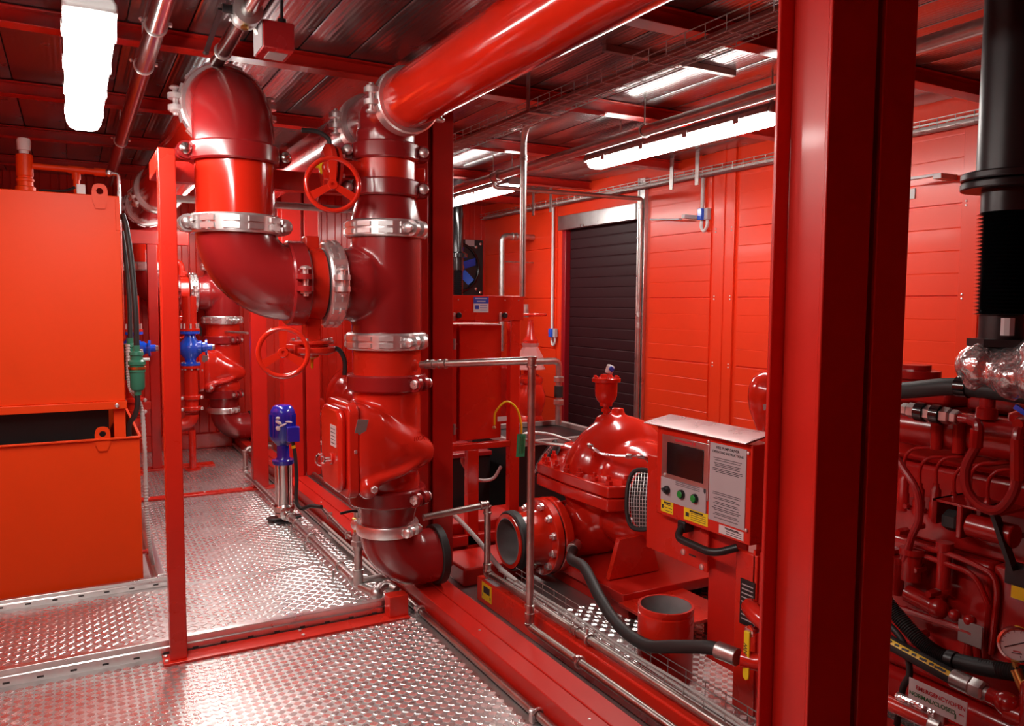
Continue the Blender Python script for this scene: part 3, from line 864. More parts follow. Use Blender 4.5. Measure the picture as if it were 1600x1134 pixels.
# galvanised pipe along the floor, jockey pump
def galv_fit(b, p, ax, r, L=.05):
    b.lathe(V(p)-V(ax)*L/2, ax, [(r*1.05, 0), (r*1.32, .002), (r*1.32, .012), (r*1.15, .014), (r*1.15, L-.014), (r*1.32, L-.012), (r*1.32, L-.002), (r*1.05, L)], 18)
PX = 1.235
t = thing('drain_pipe', 'galvanised pipe along the floor from the jockey pump towards the far wall', 'pipe', (PX, 6.2, 0))
MB().tube(arc_pts([(PX, 5.62, .066), (PX, 6.85, .066), (PX, 6.85, .27), (1.45, 6.85, .27)], .045), .020, 16).build('pipe', 'galv', t)
for p, ax in (((PX, 6.80, .066), (0,1,0)), ((PX, 6.85, .1), (0,0,1)), ((PX, 6.85, .235), (0,0,1)), ((1.285, 6.85, .27), (1,0,0))):
    b = MB(); galv_fit(b, p, ax, .021); b.build('fitting', 'galv', t)
t = thing('drain_pipe', 'galvanised pipe along the tread plate with a standpipe beside the open elbow', 'pipe', (PX, 4.5, 0))
MB().tube([(PX, 3.87, .066), (PX, 5.30, .066)], .021, 16).build('pipe', 'galv', t)
for p, ax in (((PX, 3.90, .066), (0,1,0)), ((PX, 5.27, .066), (0,1,0))):
    b = MB(); galv_fit(b, p, ax, .021); b.build('fitting', 'galv', t)
MB().cyl((PX, 3.83, .05), (PX, 3.83, .60), .021, n=16).build('standpipe', 'galv', t)
b = MB(); galv_fit(b, (PX, 3.83, .10), (0,0,1), .022, .1); b.build('fitting', 'galv', t)
MB().hexb((PX, 3.83, .27), (0,0,1), .038, .03).cyl((PX, 3.83, .25), (PX, 3.83, .33), .028, n=16).build('union', 'galv', t)
MB().cyl((PX, 3.83, .345), (PX, 3.83, .40), .024, n=14).hexb((PX, 3.83, .40), (0,0,1), .032, .018).build('ball_valve', 'brass', t)
MB().tube(spline([(PX-.10, 3.80, .455), (PX-.05, 3.80, .46), (PX, 3.82, .45)], 5), .007, 8).build('valve_lever', 'black', t)
MB().ell((1.285, 3.70, .052), (.034, .034, .034)).cyl((PX, 3.83, .06), (1.285, 3.70, .052), .022, n=14).build('ball', 'galv', t)
MB().tube(spline([(1.285, 3.70, .052), (1.33, 3.74, .07), (1.37, 3.745, .06), (1.39, 3.70, .05)], 6), .024, 12).build('bend', 'galv', t)
MB().cyl((PX, 3.83, .085), (1.43, 3.83, .085), .018, n=12).build('side_branch', 'galv', t)
for y in (4.15, 4.75, 5.1):
    MB().box((PX-.045, y-.008, .001), (PX-.035, y+.008, .05)).torus((PX, y, .066), (0,1,0), .025, .006, 16, 8).build('clamp', 'galv', t)

t = thing('jockey_pump', 'vertical stainless jockey pump with dark blue motor on the tread plate', 'pump', (PX, 5.46, 0))
JX, JY = PX, 5.46
b = MB().box((JX-.07, JY-.10, .001), (JX+.07, JY+.10, .012))
b.prism([(-.115, -.03), (-.06, -.05), (.06, -.05), (.115, -.03), (.115, .03), (.06, .05), (-.06, .05), (-.115, .03)], .012, .03, None, (JX, JY, 0))
b.build('base', 'black', t, bev=.004)
MB().lathe((JX, JY, .03), (0,0,1), [(.062, 0), (.062, .03), (.070, .04), (.070, .075), (.055, .09)], 28).build('pump_foot', 'stainless', t)
b = MB(); 
for s_ in (-1, 1): b.lathe((JX, JY+s_*.055, .066), (0, s_, 0), [(.034, 0), (.034, .03), (.046, .032), (.046, .045), (.027, .05), (.027, .09)], 18)
b.build('port', 'stainless', t)
MB().cyl((JX, JY, .11), (JX, JY, .40), .055, n=28).build('sleeve', 'stainless', t)
for k in range(4):
    a = PI/4+PI/2*k
    MB().cyl((JX+.062*math.cos(a), JY+.062*math.sin(a), .10), (JX+.062*math.cos(a), JY+.062*math.sin(a), .43), .006, n=8).build('tie_rod', 'chrome', t)
b = MB().lathe((JX, JY, .395), (0,0,1), [(.07, 0), (.074, .01), (.074, .03), (.05, .035), (.042, .05), (.042, .13), (.06, .15), (.072, .17)], 28)
b.build('bracket', 'blue', t)
b = MB().lathe((JX, JY, .56), (0,0,1), [(.075, 0), (.083, .012), (.083, .19), (.078, .21), (.062, .235), (.045, .243), (.0, .245)], 32)
b.build('motor', 'blue', t)
for k in range(20):
    a = 2*PI*k/20
    d = V((math.cos(a), math.sin(a), 0))
    b = MB().obox(V((JX, JY, .665))+d*.085, (.008, .003, .15), MX((d, V((0,0,1)).cross(d), V((0,0,1)))).transposed())
    b.build('cooling_fin', 'blue', t)
MB().box((JX+.0, JY-.125, .56), (JX+.085, JY-.06, .665)).build('terminal_box', 'blue', t, bev=.006)
b = MB()
for (x, y, z, sx, sz, a) in ((-.045, -.083, .695, .05, .022, .5), (-.02, -.088, .675, .06, .014, -.4), (.02, -.088, .695, .05, .014, .15), (-.05, -.08, .725, .03, .02, 0), (-.05, -.081, .655, .035, .03, .9)):
    b.ell((JX+x, JY+y, z), (sx/2, .003, sz/2), 12, 6, MX.Rotation(a, 3, 'Y'))
b.build('torn_label', 'label_white', t)
MB().tube(spline([(JX+.045, JY-.09, .56), (JX+.062, JY-.085, .45), (JX+.07, JY-.08, .3), (JX+.065, JY-.085, .15), (JX+.09, JY-.12, .10), (JX+.13, JY-.2, .13), (JX+.175, JY-.31, .145)], 8), .013, 10).build('power_cable', 'rubber', t)
MB().cyl((JX+.046, JY-.0905, .535), (JX+.050, JY-.0895, .515), .0145, n=12).build('cable_mark', 'yellow', t)
t = thing('conduit', 'short steel cable conduit fixed along the side of the red floor beam', 'conduit', (1.425, 4.9, .12))
MB().tube([(1.425, 5.16, .125), (1.425, 4.55, .085)], .013, 12).build('tube', 'steel_pipe', t)
for y, z in ((5.02, .115), (4.62, .09)):
    MB().box((1.41, y-.01, z-.02), (1.445, y+.01, z+.02)).build('clip', 'steel_pipe', t, bev=.002)
o = MB().tube(arc_pts([(1.405, 3.95, .05), (1.405, 5.1, .05)], .02), .008, 8).tube([(1.39, 3.95, .035), (1.39, 4.9, .035)], .008, 8).build('cable_pair', 'cable_grey')
tag(o, 'pair of thin grey cables along the floor beside the red beam', 'cable')

# overhead steel pipes on the tank side
t = thing('ceiling_pipe', 'silver sprinkler pipe under the ceiling right of the hanging lamp', 'pipe', (.30, 4.5, 2.5))
MB().cyl((.295, 1.6, 2.5), (.295, 7.6, 2.5), .036, n=24).build('pipe', 'stainless', t)
for y in (3.22, 3.78, 5.6):
    MB().torus((.295, y, 2.5), (0,1,0), .038, .0035, 24, 6).cyl((.25, y, 2.51), (.243, y, 2.52), .007, n=8).hexb((.338, y, 2.51), (1,0,0), .009, .012).cyl((.295, y, 2.537), (.295, y, ZC), .004, n=6).build('clamp', 'zinc', t)
t = thing('ceiling_pipe', 'silver pipe with black lever valve above the big elbow', 'pipe', (.585, 2.9, 2.54))
MB().cyl((.585, 1.7, 2.55), (.585, 3.74, 2.55), .030, n=24).build('pipe', 'stainless', t)
MB().lathe((.585, 3.02, 2.55), (0,1,0), [(.032, 0), (.052, .004), (.052, .03), (.045, .034), (.045, .06), (.052, .064), (.052, .09), (.032, .094)], 24).build('valve_body', 'galv', t)
MB().cyl((.575, 3.05, 2.49), (.575, 3.05, 2.535), .008, n=10).hexb((.575, 3.05, 2.485), (0,0,1), .014, .012).build('bolt', 'brass', t)
MB().cyl((.545, 3.06, 2.55), (.50, 3.06, 2.55), .016, n=12).bar((.495, 3.06, 2.545), (.50, 3.45, 2.50), .018, .008).ell((.50, 3.46, 2.5), (.012, .022, .008)).build('lever', 'black', t)
MB().torus((.585, 3.58, 2.55), (0,1,0), .032, .005, 24, 6).build('clamp', 'zinc', t)
t = thing('flow_switch', 'dark red flow switch box hanging from the valve pipe near the ceiling', 'switch', (.68, 3.13, 2.45))
MB().box((.64, 3.05, 2.435), (.755, 3.21, 2.535)).build('box', 'dark_red', t, bev=.004)
MB().box((.636, 3.055, 2.44), (.64, 3.205, 2.53)).build('side_label', 'label_grey', t)
MB().box((.67, 3.10, 2.4325), (.74, 3.19, 2.436)).build('base_label', 'brown_grey', t)
MB().cyl((.72, 3.1, 2.535), (.72, 3.1, 2.56), .016, n=14).cyl((.72, 3.1, 2.56), (.72, 3.1, 2.64), .006, n=8).build('cable_gland', 'black', t)
MB().cyl((.615, 3.13, 2.55), (.64, 3.13, 2.5), .012, n=10).build('bracket', 'galv', t)
for (x, z, lab) in ((1.0, 2.065, 'upper thin grey pipe crossing behind the high handwheel'), (1.0, 1.965, 'lower thin grey pipe crossing behind the high handwheel')):
    o = MB().cyl((.40, 3.905, z), (1.452, 3.905, z), .017, n=14).build('cross_pipe', 'galv')
    tag(o, lab, 'pipe', 'thin grey cross pipes')

# back valve station with blue strainers
def strainer(x, y, label):
    t = thing('strainer', label, 'valve', (x, y, .6), 'blue strainers')
    b = MB().lathe((x, y, .94), (0,0,1), [(.085, 0), (.085, .022), (.045, .03), (.05, .06), (.085, .10), (.095, .15), (.085, .20), (.05, .24), (.045, .27), (.085, .28), (.085, .302)], 28)
    b.lathe((x+.04, y-.02, 1.10), (1,-.15,0), [(.06, 0), (.06, .05), (.045, .06), (.045, .08), (.07, .082), (.07, .10), (.03, .102), (.03, .14)], 20)
    b.build('body', 'blue_bright', t)
    MB().hexb((x+.17, y-.04, 1.10), (1,-.15,0), .026, .03).build('plug', 'galv', t)
    for k in range(8):
        a = 2*PI*k/8
        for z in (.90, 1.24):
            MB().cyl((x+.07*math.cos(a), y+.07*math.sin(a), z), (x+.07*math.cos(a), y+.07*math.sin(a), z+.07), .009, n=6).build('bolt', 'zinc', t)
    return t
strainer(.90, 7.5, 'bright blue strainer right of the thin frame post in the back')
strainer(.44, 7.5, 'bright blue strainer half hidden behind the green filters')
def back_pipe(x, label):
    t = thing('branch_pipe', label, 'pipe', (x, 7.5, 0))
    MB().cyl((x, 7.5, .62), (x, 7.5, .915), .06, n=24).lathe((x, 7.5, .915), (0,0,1), [(.085, 0), (.085, .022)], 24).build('pipe', 'red', t)
    MB().cyl((x, 7.5, 1.245), (x, 7.5, 1.55), .06, n=24).lathe((x, 7.5, 1.245), (0,0,1), [(.085, 0), (.085, .02)], 24).build('pipe', 'red', t)
    coupling(t, (x, 7.5, .655), (0,0,1), .06, (1,0,0), 'red', w_=.04, h=.02, lug=.035)
    coupling(t, (x, 7.5, .555), (0,0,1), .06, (1,0,0), 'red', w_=.04, h=.02, lug=.035)
    MB().cyl((x, 7.5, .52), (x, 7.5, .64), .058, n=24).elbow((x-.09, 7.5, .50), (1,0,0), (0,0,-1), .09, .058).build('elbow', 'red', t)
    coupling(t, (x-.12, 7.5, .41), (1,0,0), .058, (0,-.3,1), 'zinc', w_=.04, h=.02, lug=.035)
    MB().cyl((x-.24, 7.5, .41), (x-.09, 7.5, .41), .056, n=24).build('stub', 'red', t)
    MB().cyl((x, 7.5, 0), (x, 7.5, .36), .03, n=16).cyl((x, 7.5, 0), (x, 7.5, .015), .07, n=20).build('pipe_foot', 'red', t)
    return t
back_pipe(.90, 'red branch pipe with bolted couplings under the right blue strainer')
back_pipe(.44, 'red branch pipe with bolted couplings behind the green filters')
t = thing('test_pipe', 'small red pipe with elbow above the far spool', 'pipe', (.93, 8.3, 1.745))
MB().tube(arc_pts([(.75, 8.3, 1.88), (.93, 8.3, 1.88), (.93, 8.3, 1.75)], .07), .035, 16).build('pipe', 'red', t)
MB().lathe((.745, 8.3, 1.88), (1,0,0), [(.06, 0), (.06, .02)], 18).lathe((.93, 8.3, 1.748), (0,0,1), [(.055, 0), (.055, .02)], 18).build('flange', 'red', t)
tag(MB().cyl((1.30, 8.15, 1.21), (1.44, 7.75, 1.21), .012, n=10).build('gauge_line', 'galv'), 'thin steel gauge line sticking out of the far riser', 'pipe')
t = thing('wall_channel', 'dark cable channel running up the end wall beside the far riser', 'channel', (1.66, YF, .1))
MB().box((1.655, YF-.02, .1), (1.675, YF-.012, 1.5)).build('channel', 'black', t)

# ------------------------------------------------------------------ pump side
PCX, PCY, PZ = 2.66, 3.55, .53
def mesh_guard(parent, c, nrm, up, a, b_, nu=5, nv=8):
    N = V(nrm).normalized(); U = V(up); U = (U-N*U.dot(N)).normalized(); W = U.cross(N); c = V(c)
    P = lambda u, v_: c+W*u+U*v_+N*(.03*(1-(u/a)**2*.6-(v_/b_)**2*.6))
    sup = lambda t_: (a*math.copysign(abs(math.cos(t_))**.7, math.cos(t_)), b_*math.copysign(abs(math.sin(t_))**.7, math.sin(t_)))
    ring = [P(*sup(2*PI*i/36)) for i in range(37)]
    MB().tube(ring, .012, 8, cap=False).build('guard_rim', 'rubber', parent)
    m_ = MB()
    def inside(u, v_): return abs(u/a)**2.8+abs(v_/b_)**2.8 < 1
    for i in range(-nu, nu+1):
        u = a*i/nu; run = [(u, b_*k/20) for k in range(-20, 21) if inside(u, b_*k/20)]
        if len(run) > 1: m_.tube([P(*q) for q in (run[0], run[len(run)//2], run[-1])], .0013, 4)
    for i in range(-nv, nv+1):
        v_ = b_*i/nv; run = [(a*k/20, v_) for k in range(-20, 21) if inside(a*k/20, v_)]
        if len(run) > 1: m_.tube([P(*q) for q in (run[0], run[len(run)//2], run[-1])], .0013, 4)
    stuff(m_.build('guard_mesh', 'zinc', parent))
    MB().prism([(a*.97*math.cos(2*PI*i/24), b_*.97*math.sin(2*PI*i/24)) for i in range(24)], -.03, -.02, MX((W, U, N)).transposed(), c).build('guard_back', 'dark_inside', parent)
t = thing('fire_pump', 'red split-case fire pump with domed casing behind the control panel', 'pump', (PCX, PCY, .1))
b = MB()
b.ell((PCX, PCY, PZ+.01), (.355, .20, .345), 32, 20)
b.ell((PCX+.02, PCY-.16, PZ), (.27, .22, .235), 28, 16)
b.ell((PCX+.02, PCY+.16, PZ), (.27, .22, .235), 28, 16)
b.cyl((PCX, PCY-.52, PZ), (PCX, PCY+.52, PZ), .13, n=28)
b.cyl((PCX+.0, PCY+.02, .80), (PCX+.0, PCY+.02, .925), .042, .036, n=20)
b.ell((PCX-.07, PCY+.03, .865), (.07, .05, .03), 18, 10)
b.build('upper_casing', 'red_cast', t, remesh=.0125, smooth=5)
b = MB()
b.ell((PCX, PCY, .37), (.32, .26, .24), 32, 18)
b.cyl((2.62, 3.58, .257), (2.24, 3.58, .257), .15, .135, n=32)
b.ell((2.62, 3.30, .36), (.22, .2, .16), 24, 14)
b.cyl((PCX+.05, PCY-.46, .38), (PCX+.05, PCY+.46, .38), .13, n=24)
b.build('lower_casing', 'red_cast', t, remesh=.0125, smooth=5)
out = [(2.30, 3.16), (2.285, 3.50), (2.30, 3.84), (2.40, 3.96), (2.92, 3.96), (3.03, 3.84), (3.03, 3.20), (2.92, 3.15), (2.36, 3.13)]
MB().prism(list(reversed(out)), .538, .598).build('upper_flange', 'red_cast', t, bev=.008)
MB().prism(list(reversed([(PCX+(x-PCX)*1.01, PCY+(y-PCY)*1.0) for x, y in out])), .470, .533).build('lower_flange', 'red_cast', t, bev=.008)
for (x, y) in ((2.335, 3.20), (2.325, 3.31), (2.315, 3.43), (2.312, 3.55), (2.315, 3.66), (2.325, 3.77), (2.37, 3.87), (2.42, 3.17), (2.53, 3.17), (2.66, 3.17), (2.46, 3.92)):
    b = MB().cyl((x, y, .598), (x, y, .640), .010, n=8).hexb((x, y, .598), (0,0,1), .021, .022)
    b.build('stud', 'red_cast', t)
mesh_guard(t, (2.425, 3.045, .545), (-.86, -.45, .25), (0, .1, 1), .075, .145)
mesh_guard(t, (2.50, 4.07, .56), (-.8, .35, .55), (0, -.1, 1), .07, .12)
# discharge flanges
R = (-1, 0, 0)
b = MB().lathe((2.255, 3.58, .257), R, [(.135, -.02), (.2, 0), (.205, .004), (.205, .046), (.2, .05), (.12, .05)], 48); b.build('flange', 'red_gloss', t, sharp=25)
b = MB().lathe((2.255, 3.58, .257), R, [(.195, .05), (.195, .058)], 48); b.build('flange_gasket', 'black', t)
b = MB().lathe((2.255, 3.58, .257), R, [(.12, .059), (.2, .059), (.205, .063), (.205, .100), (.2, .104), (.155, .108), (.148, .13), (.142, .17), (.142, .29), (.118, .29), (.118, .12)], 48, cap=False)
b.build('adapter', 'red_gloss', t, sharp=25)
MB().lathe((2.255, 3.58, .257), R, [(.117, .12), (.117, .292), (.121, .292)], 40, cap=False).build('lining', 'grey_lining', t)
MB().cyl((2.14, 3.58, .257), (2.135, 3.58, .257), .119, n=32).build('bore', 'dark_inside', t)
MB().lathe((2.255, 3.58, .257), R, [(.142, .235), (.157, .24), (.157, .275), (.149, .283), (.142, .283)], 40, cap=False).build('gasket', 'rubber', t)
for k in range(12):
    a = 2*PI*(k+.5)/12
    p = V((2.152, 3.58+.178*math.cos(a), .257+.178*math.sin(a)))
    MB().hexb(p, R, .021, .020).cyl(p, p-V((.032, 0, 0)), .011, n=8).build('bolt', 'zinc', t)
# feet
b = MB().prism([(-.16, .10), (.16, .10), (.10, .30), (-.10, .30)], -.015, .015, MX(((1,0,0),(0,0,1),(0,-1,0))).transposed(), (2.46, 3.15, .03)); b.build('foot', 'red', t, bev=.003)
b = MB().prism([(-.16, .10), (.16, .10), (.10, .30), (-.10, .30)], -.015, .015, MX(((1,0,0),(0,0,1),(0,-1,0))).transposed(), (2.46, 3.92, .03)); b.build('foot', 'red', t, bev=.003)
# sensing line
MB().tube(spline([(2.395, 3.47, .755), (2.385, 3.41, .745), (2.39, 3.33, .725), (2.405, 3.2, .735), (2.43, 3.1, .75), (2.47, 3.06, .735), (2.49, 3.06, .66)], 8), .009, 10).build('sensing_line', 'chrome', t)
MB().hexb((2.392, 3.46, .75), (0,-1,-.1), .014, .03).hexb((2.415, 3.16, .742), (.1,-1,.1), .014, .035).build('line_fitting', 'galv', t)
MB().lathe((2.385, 3.40, .735), (0,0,-1), [(.012, 0), (.018, .012), (.018, .025), (.010, .03), (.010, .05)], 12).build('drain_cock', 'red_cast', t)
MB().tube(spline([(2.60, 3.95, .68), (2.55, 4.12, .70), (2.45, 4.22, .70), (2.38, 4.15, .68), (2.43, 4.0, .675), (2.52, 3.90, .67)], 8), .010, 10).build('rear_line', 'galv', t)
# pump base
t = thing('pump_base', 'red steel base frame carrying the fire pump', 'frame', (2.6, 3.5, 0))
MB().box((2.25, 2.95, .075), (3.1, 4.1, .125)).build('top_plate', 'red_steel', t, bev=.003)
for x in (2.28, 2.98):
    MB().box((x, 2.95, 0), (x+.09, 4.1, .075)).build('beam', 'red_steel', t, bev=.003)
MB().box((2.22, 2.60, .08), (2.62, 2.95, .095)).build('shelf', 'red', t, bev=.002)
for x in (2.25, 2.5):
    MB().box((x, 2.62, 0), (x+.05, 2.67, .08)).build('leg', 'red_steel', t, bev=.002)
# air release valve on the pump
t = thing('air_valve', 'red air release valve with blue capped top above the pump dome', 'valve', (2.585, 3.58, .87))
MB().lathe((2.585, 3.58, .86), (0,0,1), [(.016, 0), (.016, .045), (.026, .047), (.026, .062), (.017, .065), (.017, .075), (.034, .078), (.036, .095), (.052, .112), (.060, .135), (.062, .165), (.062, .212)], 24).build('body', 'red_cast', t)
MB().lathe((2.585, 3.58, 1.073), (0,0,1), [(.078, 0), (.080, .003), (.080, .020), (.077, .023), (.04, .026), (.03, .042), (.016, .045)], 24).build('lid', 'red_cast', t)
for k in range(6):
    a = 2*PI*k/6
    MB().hexb((2.585+.068*math.cos(a), 3.58+.068*math.sin(a), 1.095), (0,0,1), .010, .012).build('bolt', 'red_cast', t)
MB().obox((2.60, 3.57, 1.142), (.042, .03, .05), frame((.4, 0, 1))).build('cap', 'label_white', t, bev=.008)
MB().obox((2.60, 3.565, 1.145), (.030, .034, .026), frame((.7, 0, .7))).build('cap_print', 'print_blue', t, bev=.004)

# skid beam with pipe and wire tray
t = thing('skid_beam', 'red skid beam with a yellow warning label behind the floor beam', 'beam', (1.805, 1.8, 0))
MB().box((1.755, -.6, 0), (1.86, 3.52, .125)).build('beam', 'red', t, bev=.008)
MB().box((1.7535, 3.355, .03), (1.7555, 3.46, .115)).build('warning_label', 'yellow', t)
for i, (y0, y1, z0, z1) in enumerate(((3.375, 3.44, .065, .10), (3.365, 3.372, .045, .06), (3.445, 3.452, .045, .06))):
    MB().box((1.7528, y0, z0), (1.7540, y1, z1)).build('label_print', 'print_dark', t)
MB().box((1.765, 3.33, .1245), (1.80, 3.45, .1265)).build('data_plate', 'label_grey', t)
t = thing('skid_pipe', 'steel pipe dropping beside the pump flange and running along the skid beam', 'pipe', (1.785, 2.5, .12))
MB().tube(arc_pts([(1.44, 3.463, .478), (1.785, 3.463, .50), (1.785, 3.463, .152), (1.785, .6, .152)], .02, 4), .0165, 14).build('pipe', 'steel_pipe', t)
for p, ax in (((1.765, 3.463, .50), (1,0,0)), ((1.785, 3.463, .475), (0,0,1)), ((1.785, 3.463, .18), (0,0,1)), ((1.785, 3.44, .152), (0,1,0)), ((1.785, 2.66, .152), (0,1,0))):
    b = MB(); galv_fit(b, p, ax, .0165, .045); b.build('fitting', 'steel_pipe', t)
MB().torus((1.785, 2.56, .152), (0,1,0), .020, .006, 16, 8).cyl((1.775, 2.56, .175), (1.775, 2.56, .20), .005, n=8).cyl((1.81, 2.56, .175), (1.81, 2.56, .19), .005, n=8).build('clamp', 'galv', t)
t = thing('riser_pipe', 'brown steel pipe from the tall riser dropping in front of the pump flange', 'pipe', (1.70, 2.9, .1))
MB().tube([(1.415, 3.43, 1.215), (1.70, 2.893, 1.262)], .0165, 14).build('cross_pipe', 'steel_pipe', t)
MB().tube(arc_pts([(1.70, 2.893, 1.262), (1.70, 2.893, .10), (1.70, .7, .10)], .02, 4), .0165, 14).build('pipe', 'steel_pipe', t)
for p, ax in (((1.44, 3.383, 1.219), (.46, -.88, .07)), ((1.475, 3.317, 1.225), (.46, -.88, .07)), ((1.70, 2.893, 1.255), (0,0,1)), ((1.70, 2.893, .175), (0,0,1)), ((1.70, 2.893, .13), (0,0,1))):
    b = MB(); galv_fit(b, p, ax, .0165, .05); b.build('fitting', 'steel_pipe', t)
MB().lathe((1.375, 3.47, 1.21), (.35,-.9,0), [(.03, 0), (.03, .03), (.02, .035)], 16).build('outlet_socket', 'red', t)
MB().torus((1.70, 2.50, .10), (0,1,0), .021, .006, 16, 8).cyl((1.675, 2.5, .12), (1.668, 2.5, .135), .007, n=8).cyl((1.722, 2.5, .085), (1.73, 2.5, .07), .007, n=8).hexb((1.69, 2.5, .118), (0,0,1), .010, .012).build('clamp', 'zinc', t)
def wire_tray(label, x0, x1, z0, y0, y1, h=.05, n=3, pitch=.1, wr=.0022, cables=(), hang=None):
    t = thing('wire_tray', label, 'cable tray', ((x0+x1)/2, (y0+y1)/2, z0), 'wire mesh cable trays')
    lw = [(x0, z0+h), (x0, z0+h*.5), (x0+.004, z0)]+[(x0+(x1-x0)*k/n, z0) for k in range(1, n)]+[(x1-.004, z0), (x1, z0+h*.5), (x1, z0+h)]
    for (x, z) in lw:
        MB().tube([(x, y0, z), (x, y1, z)], wr, 6).build('long_wire', 'galv', t)
    y = y0+.02; src = None
    while y < y1:
        if src is None:
            o = MB().tube([(x0, y, z0+h+.002), (x0, y, z0), (x1, y, z0), (x1, y, z0+h+.002)], wr, 6).build('cross_wire', 'galv', t); src = o; ys = y
        else:
            o = share('cross_wire', src, t, (0, y-ys, 0))
        y += pitch
    for (x, z, r) in cables:
        p = [(x+random.uniform(-.006, .006), y0+(y1-y0)*k/10, z) for k in range(11)]
        MB().tube(spline(p, 4), r, 8).build('cable', 'cable_grey', t)
    if hang:
        for y in hang:
            b = MB().box((x0-.012, y-.015, z0-.008), (x1+.012, y+.015, z0-.003)).box((x0-.016, y-.015, z0-.008), (x0-.012, y+.015, ZC))
            b.build('hanger', 'galv', t)
    return t
wire_tray('wire mesh cable tray lying along the skid beam', 1.805, 1.905, .129, .9, 3.38, .055, 4, .10, cables=((1.83, .137, .007), (1.86, .136, .006), (1.885, .136, .006)))
wire_tray('wire mesh cable tray under the ceiling beside the big overhead pipe', 1.99, 2.14, 2.44, .6, 6.9, .055, 4, .105, .0024, cables=((2.055, 2.463, .020), (2.10, 2.458, .014)), hang=(1.62, 3.42, 5.2))
wire_tray('wire mesh cable tray high along the right wall', 4.265, 4.355, 2.50, 1.0, 8.5, .055, 4, .105, .0028, cables=((4.315, 2.516, .015), (4.34, 2.512, .010)))
tt = thing('tray_bracket', 'grey tray brackets hanging over the shutter door', 'bracket', (4.3, 6.2, 2.4))
for y in (4.75, 5.05, 6.9, 7.25):
    MB().box((4.255, y-.02, 2.43), (4.265, y+.02, ZC)).build('strap', 'galv', tt, bev=.001)
t = thing('cable_conduit', 'steel conduit bending down from the ceiling tray to the red cabinet frame', 'conduit', (2.27, 3.98, 1.54))
MB().tube(arc_pts([(2.12, 2.2, 2.475), (2.12, 3.40, 2.487), (2.275, 3.985, 2.50), (2.275, 3.985, 1.545)], .11, 8), .018, 14).build('tube', 'steel_pipe', t)
b = MB(); galv_fit(b, (2.275, 3.985, 2.33), (0,0,1), .017, .03); b.build('joint', 'steel_pipe', t)

# black hose, standing pipe stub, lever
hose('drain_hose', 'thick black rubber hose sweeping from the pump past the pipe stub', 'hose', [(2.25, 3.37, .245), (2.13, 3.22, .24), (2.03, 2.96, .29), (1.95, 2.72, .24), (1.925, 2.55, .185), (1.915, 2.36, .18), (1.925, 2.2, .235), (1.95, 2.05, .285), (1.97, 1.97, .29)], .025, 'rubber')
t = thing('hose_coupling', 'grey metal hose end fitting at the pump casing', 'fitting', (2.25, 3.37, .245))
MB().cyl((2.275, 3.395, .245), (2.21, 3.335, .244), .031, n=20).build('ferrule', 'galv', t, bev=.002)
t = thing('hose_coupling', 'grey metal hose end fitting by the yellow lever', 'fitting', (1.97, 1.97, .29))
MB().cyl((1.958, 2.02, .288), (1.975, 1.94, .288), .031, n=20).build('ferrule', 'galv', t, bev=.002)
t = thing('pipe_stub', 'open red pipe stub with grooved rim standing on the tread plate', 'pipe', (2.05, 2.43, 0))
MB().lathe((2.068, 2.43, 0), (0,0,1), [(.112, 0), (.112, .262), (.107, .264), (.107, .272), (.112, .274), (.112, .292), (.102, .292), (.102, .05)], 48, cap=False).build('pipe', 'red', t)
MB().lathe((2.068, 2.43, .05), (0,0,1), [(.1015, 0), (.1015, .240)], 40, cap=False).cyl((2.068, 2.43, .04), (2.068, 2.43, .045), .1015, n=32).build('lining', 'grey_lining', t)
t = thing('ball_valve', 'red pipe bend and valve with yellow lever beside the near column', 'valve', (2.02, 1.88, .05))
MB().tube(spline([(1.985, 1.93, .288), (2.02, 1.87, .29), (2.05, 1.82, .34), (2.05, 1.80, .40)], 6), .030, 14).tube(arc_pts([(2.08, 1.99, .43), (2.03, 1.92, .44), (2.03, 1.82, .41), (2.05, 1.7, .40)], .05), .032, 14).cyl((2.03, 1.86, .02), (2.03, 1.86, .3), .028, n=14).build('pipework', 'red_cast', t, sharp=60)
MB().hexb((2.0, 1.905, .39), (-1,0,0), .022, .014).cyl((2.03, 1.905, .39), (1.985, 1.905, .39), .012, n=10).build('spindle_nut', 'chrome', t)
MB().prism([(-.012, .05), (.012, .05), (.014, -.10), (.012, -.115), (0, -.122), (-.012, -.115), (-.014, -.10)], -.004, .004, MX(((0,1,0),(0,0,1),(1,0,0))).transposed(), (1.982, 1.905, .342)).build('lever', 'label_yellow', t, bev=.002)
text('lever_print', 'FNW', (1.9775, 1.900, .30), (0, 0, 1), (0, 1, 0), .022, 'print_dark', t)
tt = thing('panel_stand', 'red upright bracket plates under the control panel', 'frame', (2.2, 2.1, 0))
MB().box((2.13, 2.01, .001), (2.15, 2.115, .60)).build('plate', 'red', tt, bev=.003)
MB().box((2.13, 1.99, .001), (2.40, 2.0, .62)).build('plate', 'red_steel', tt, bev=.003)
MB().prism([(2.13, .62), (2.13, .35), (2.40, .62)], 2.02, 2.03, MX(((1,0,0),(0,0,1),(0,-1,0))).transposed() if False else MX(((1,0,0),(0,0,1),(0,1,0))).transposed()).build('gusset', 'red', tt, bev=.002)
MB().box((2.126, 2.015, .33), (2.131, 2.085, .50)).build('data_plate', 'black', tt)
for k in range(9):
    MB().box((2.1250, 2.022, .35+k*.016), (2.1264, 2.077, .354+k*.016)).build('plate_print', 'label_grey', tt)

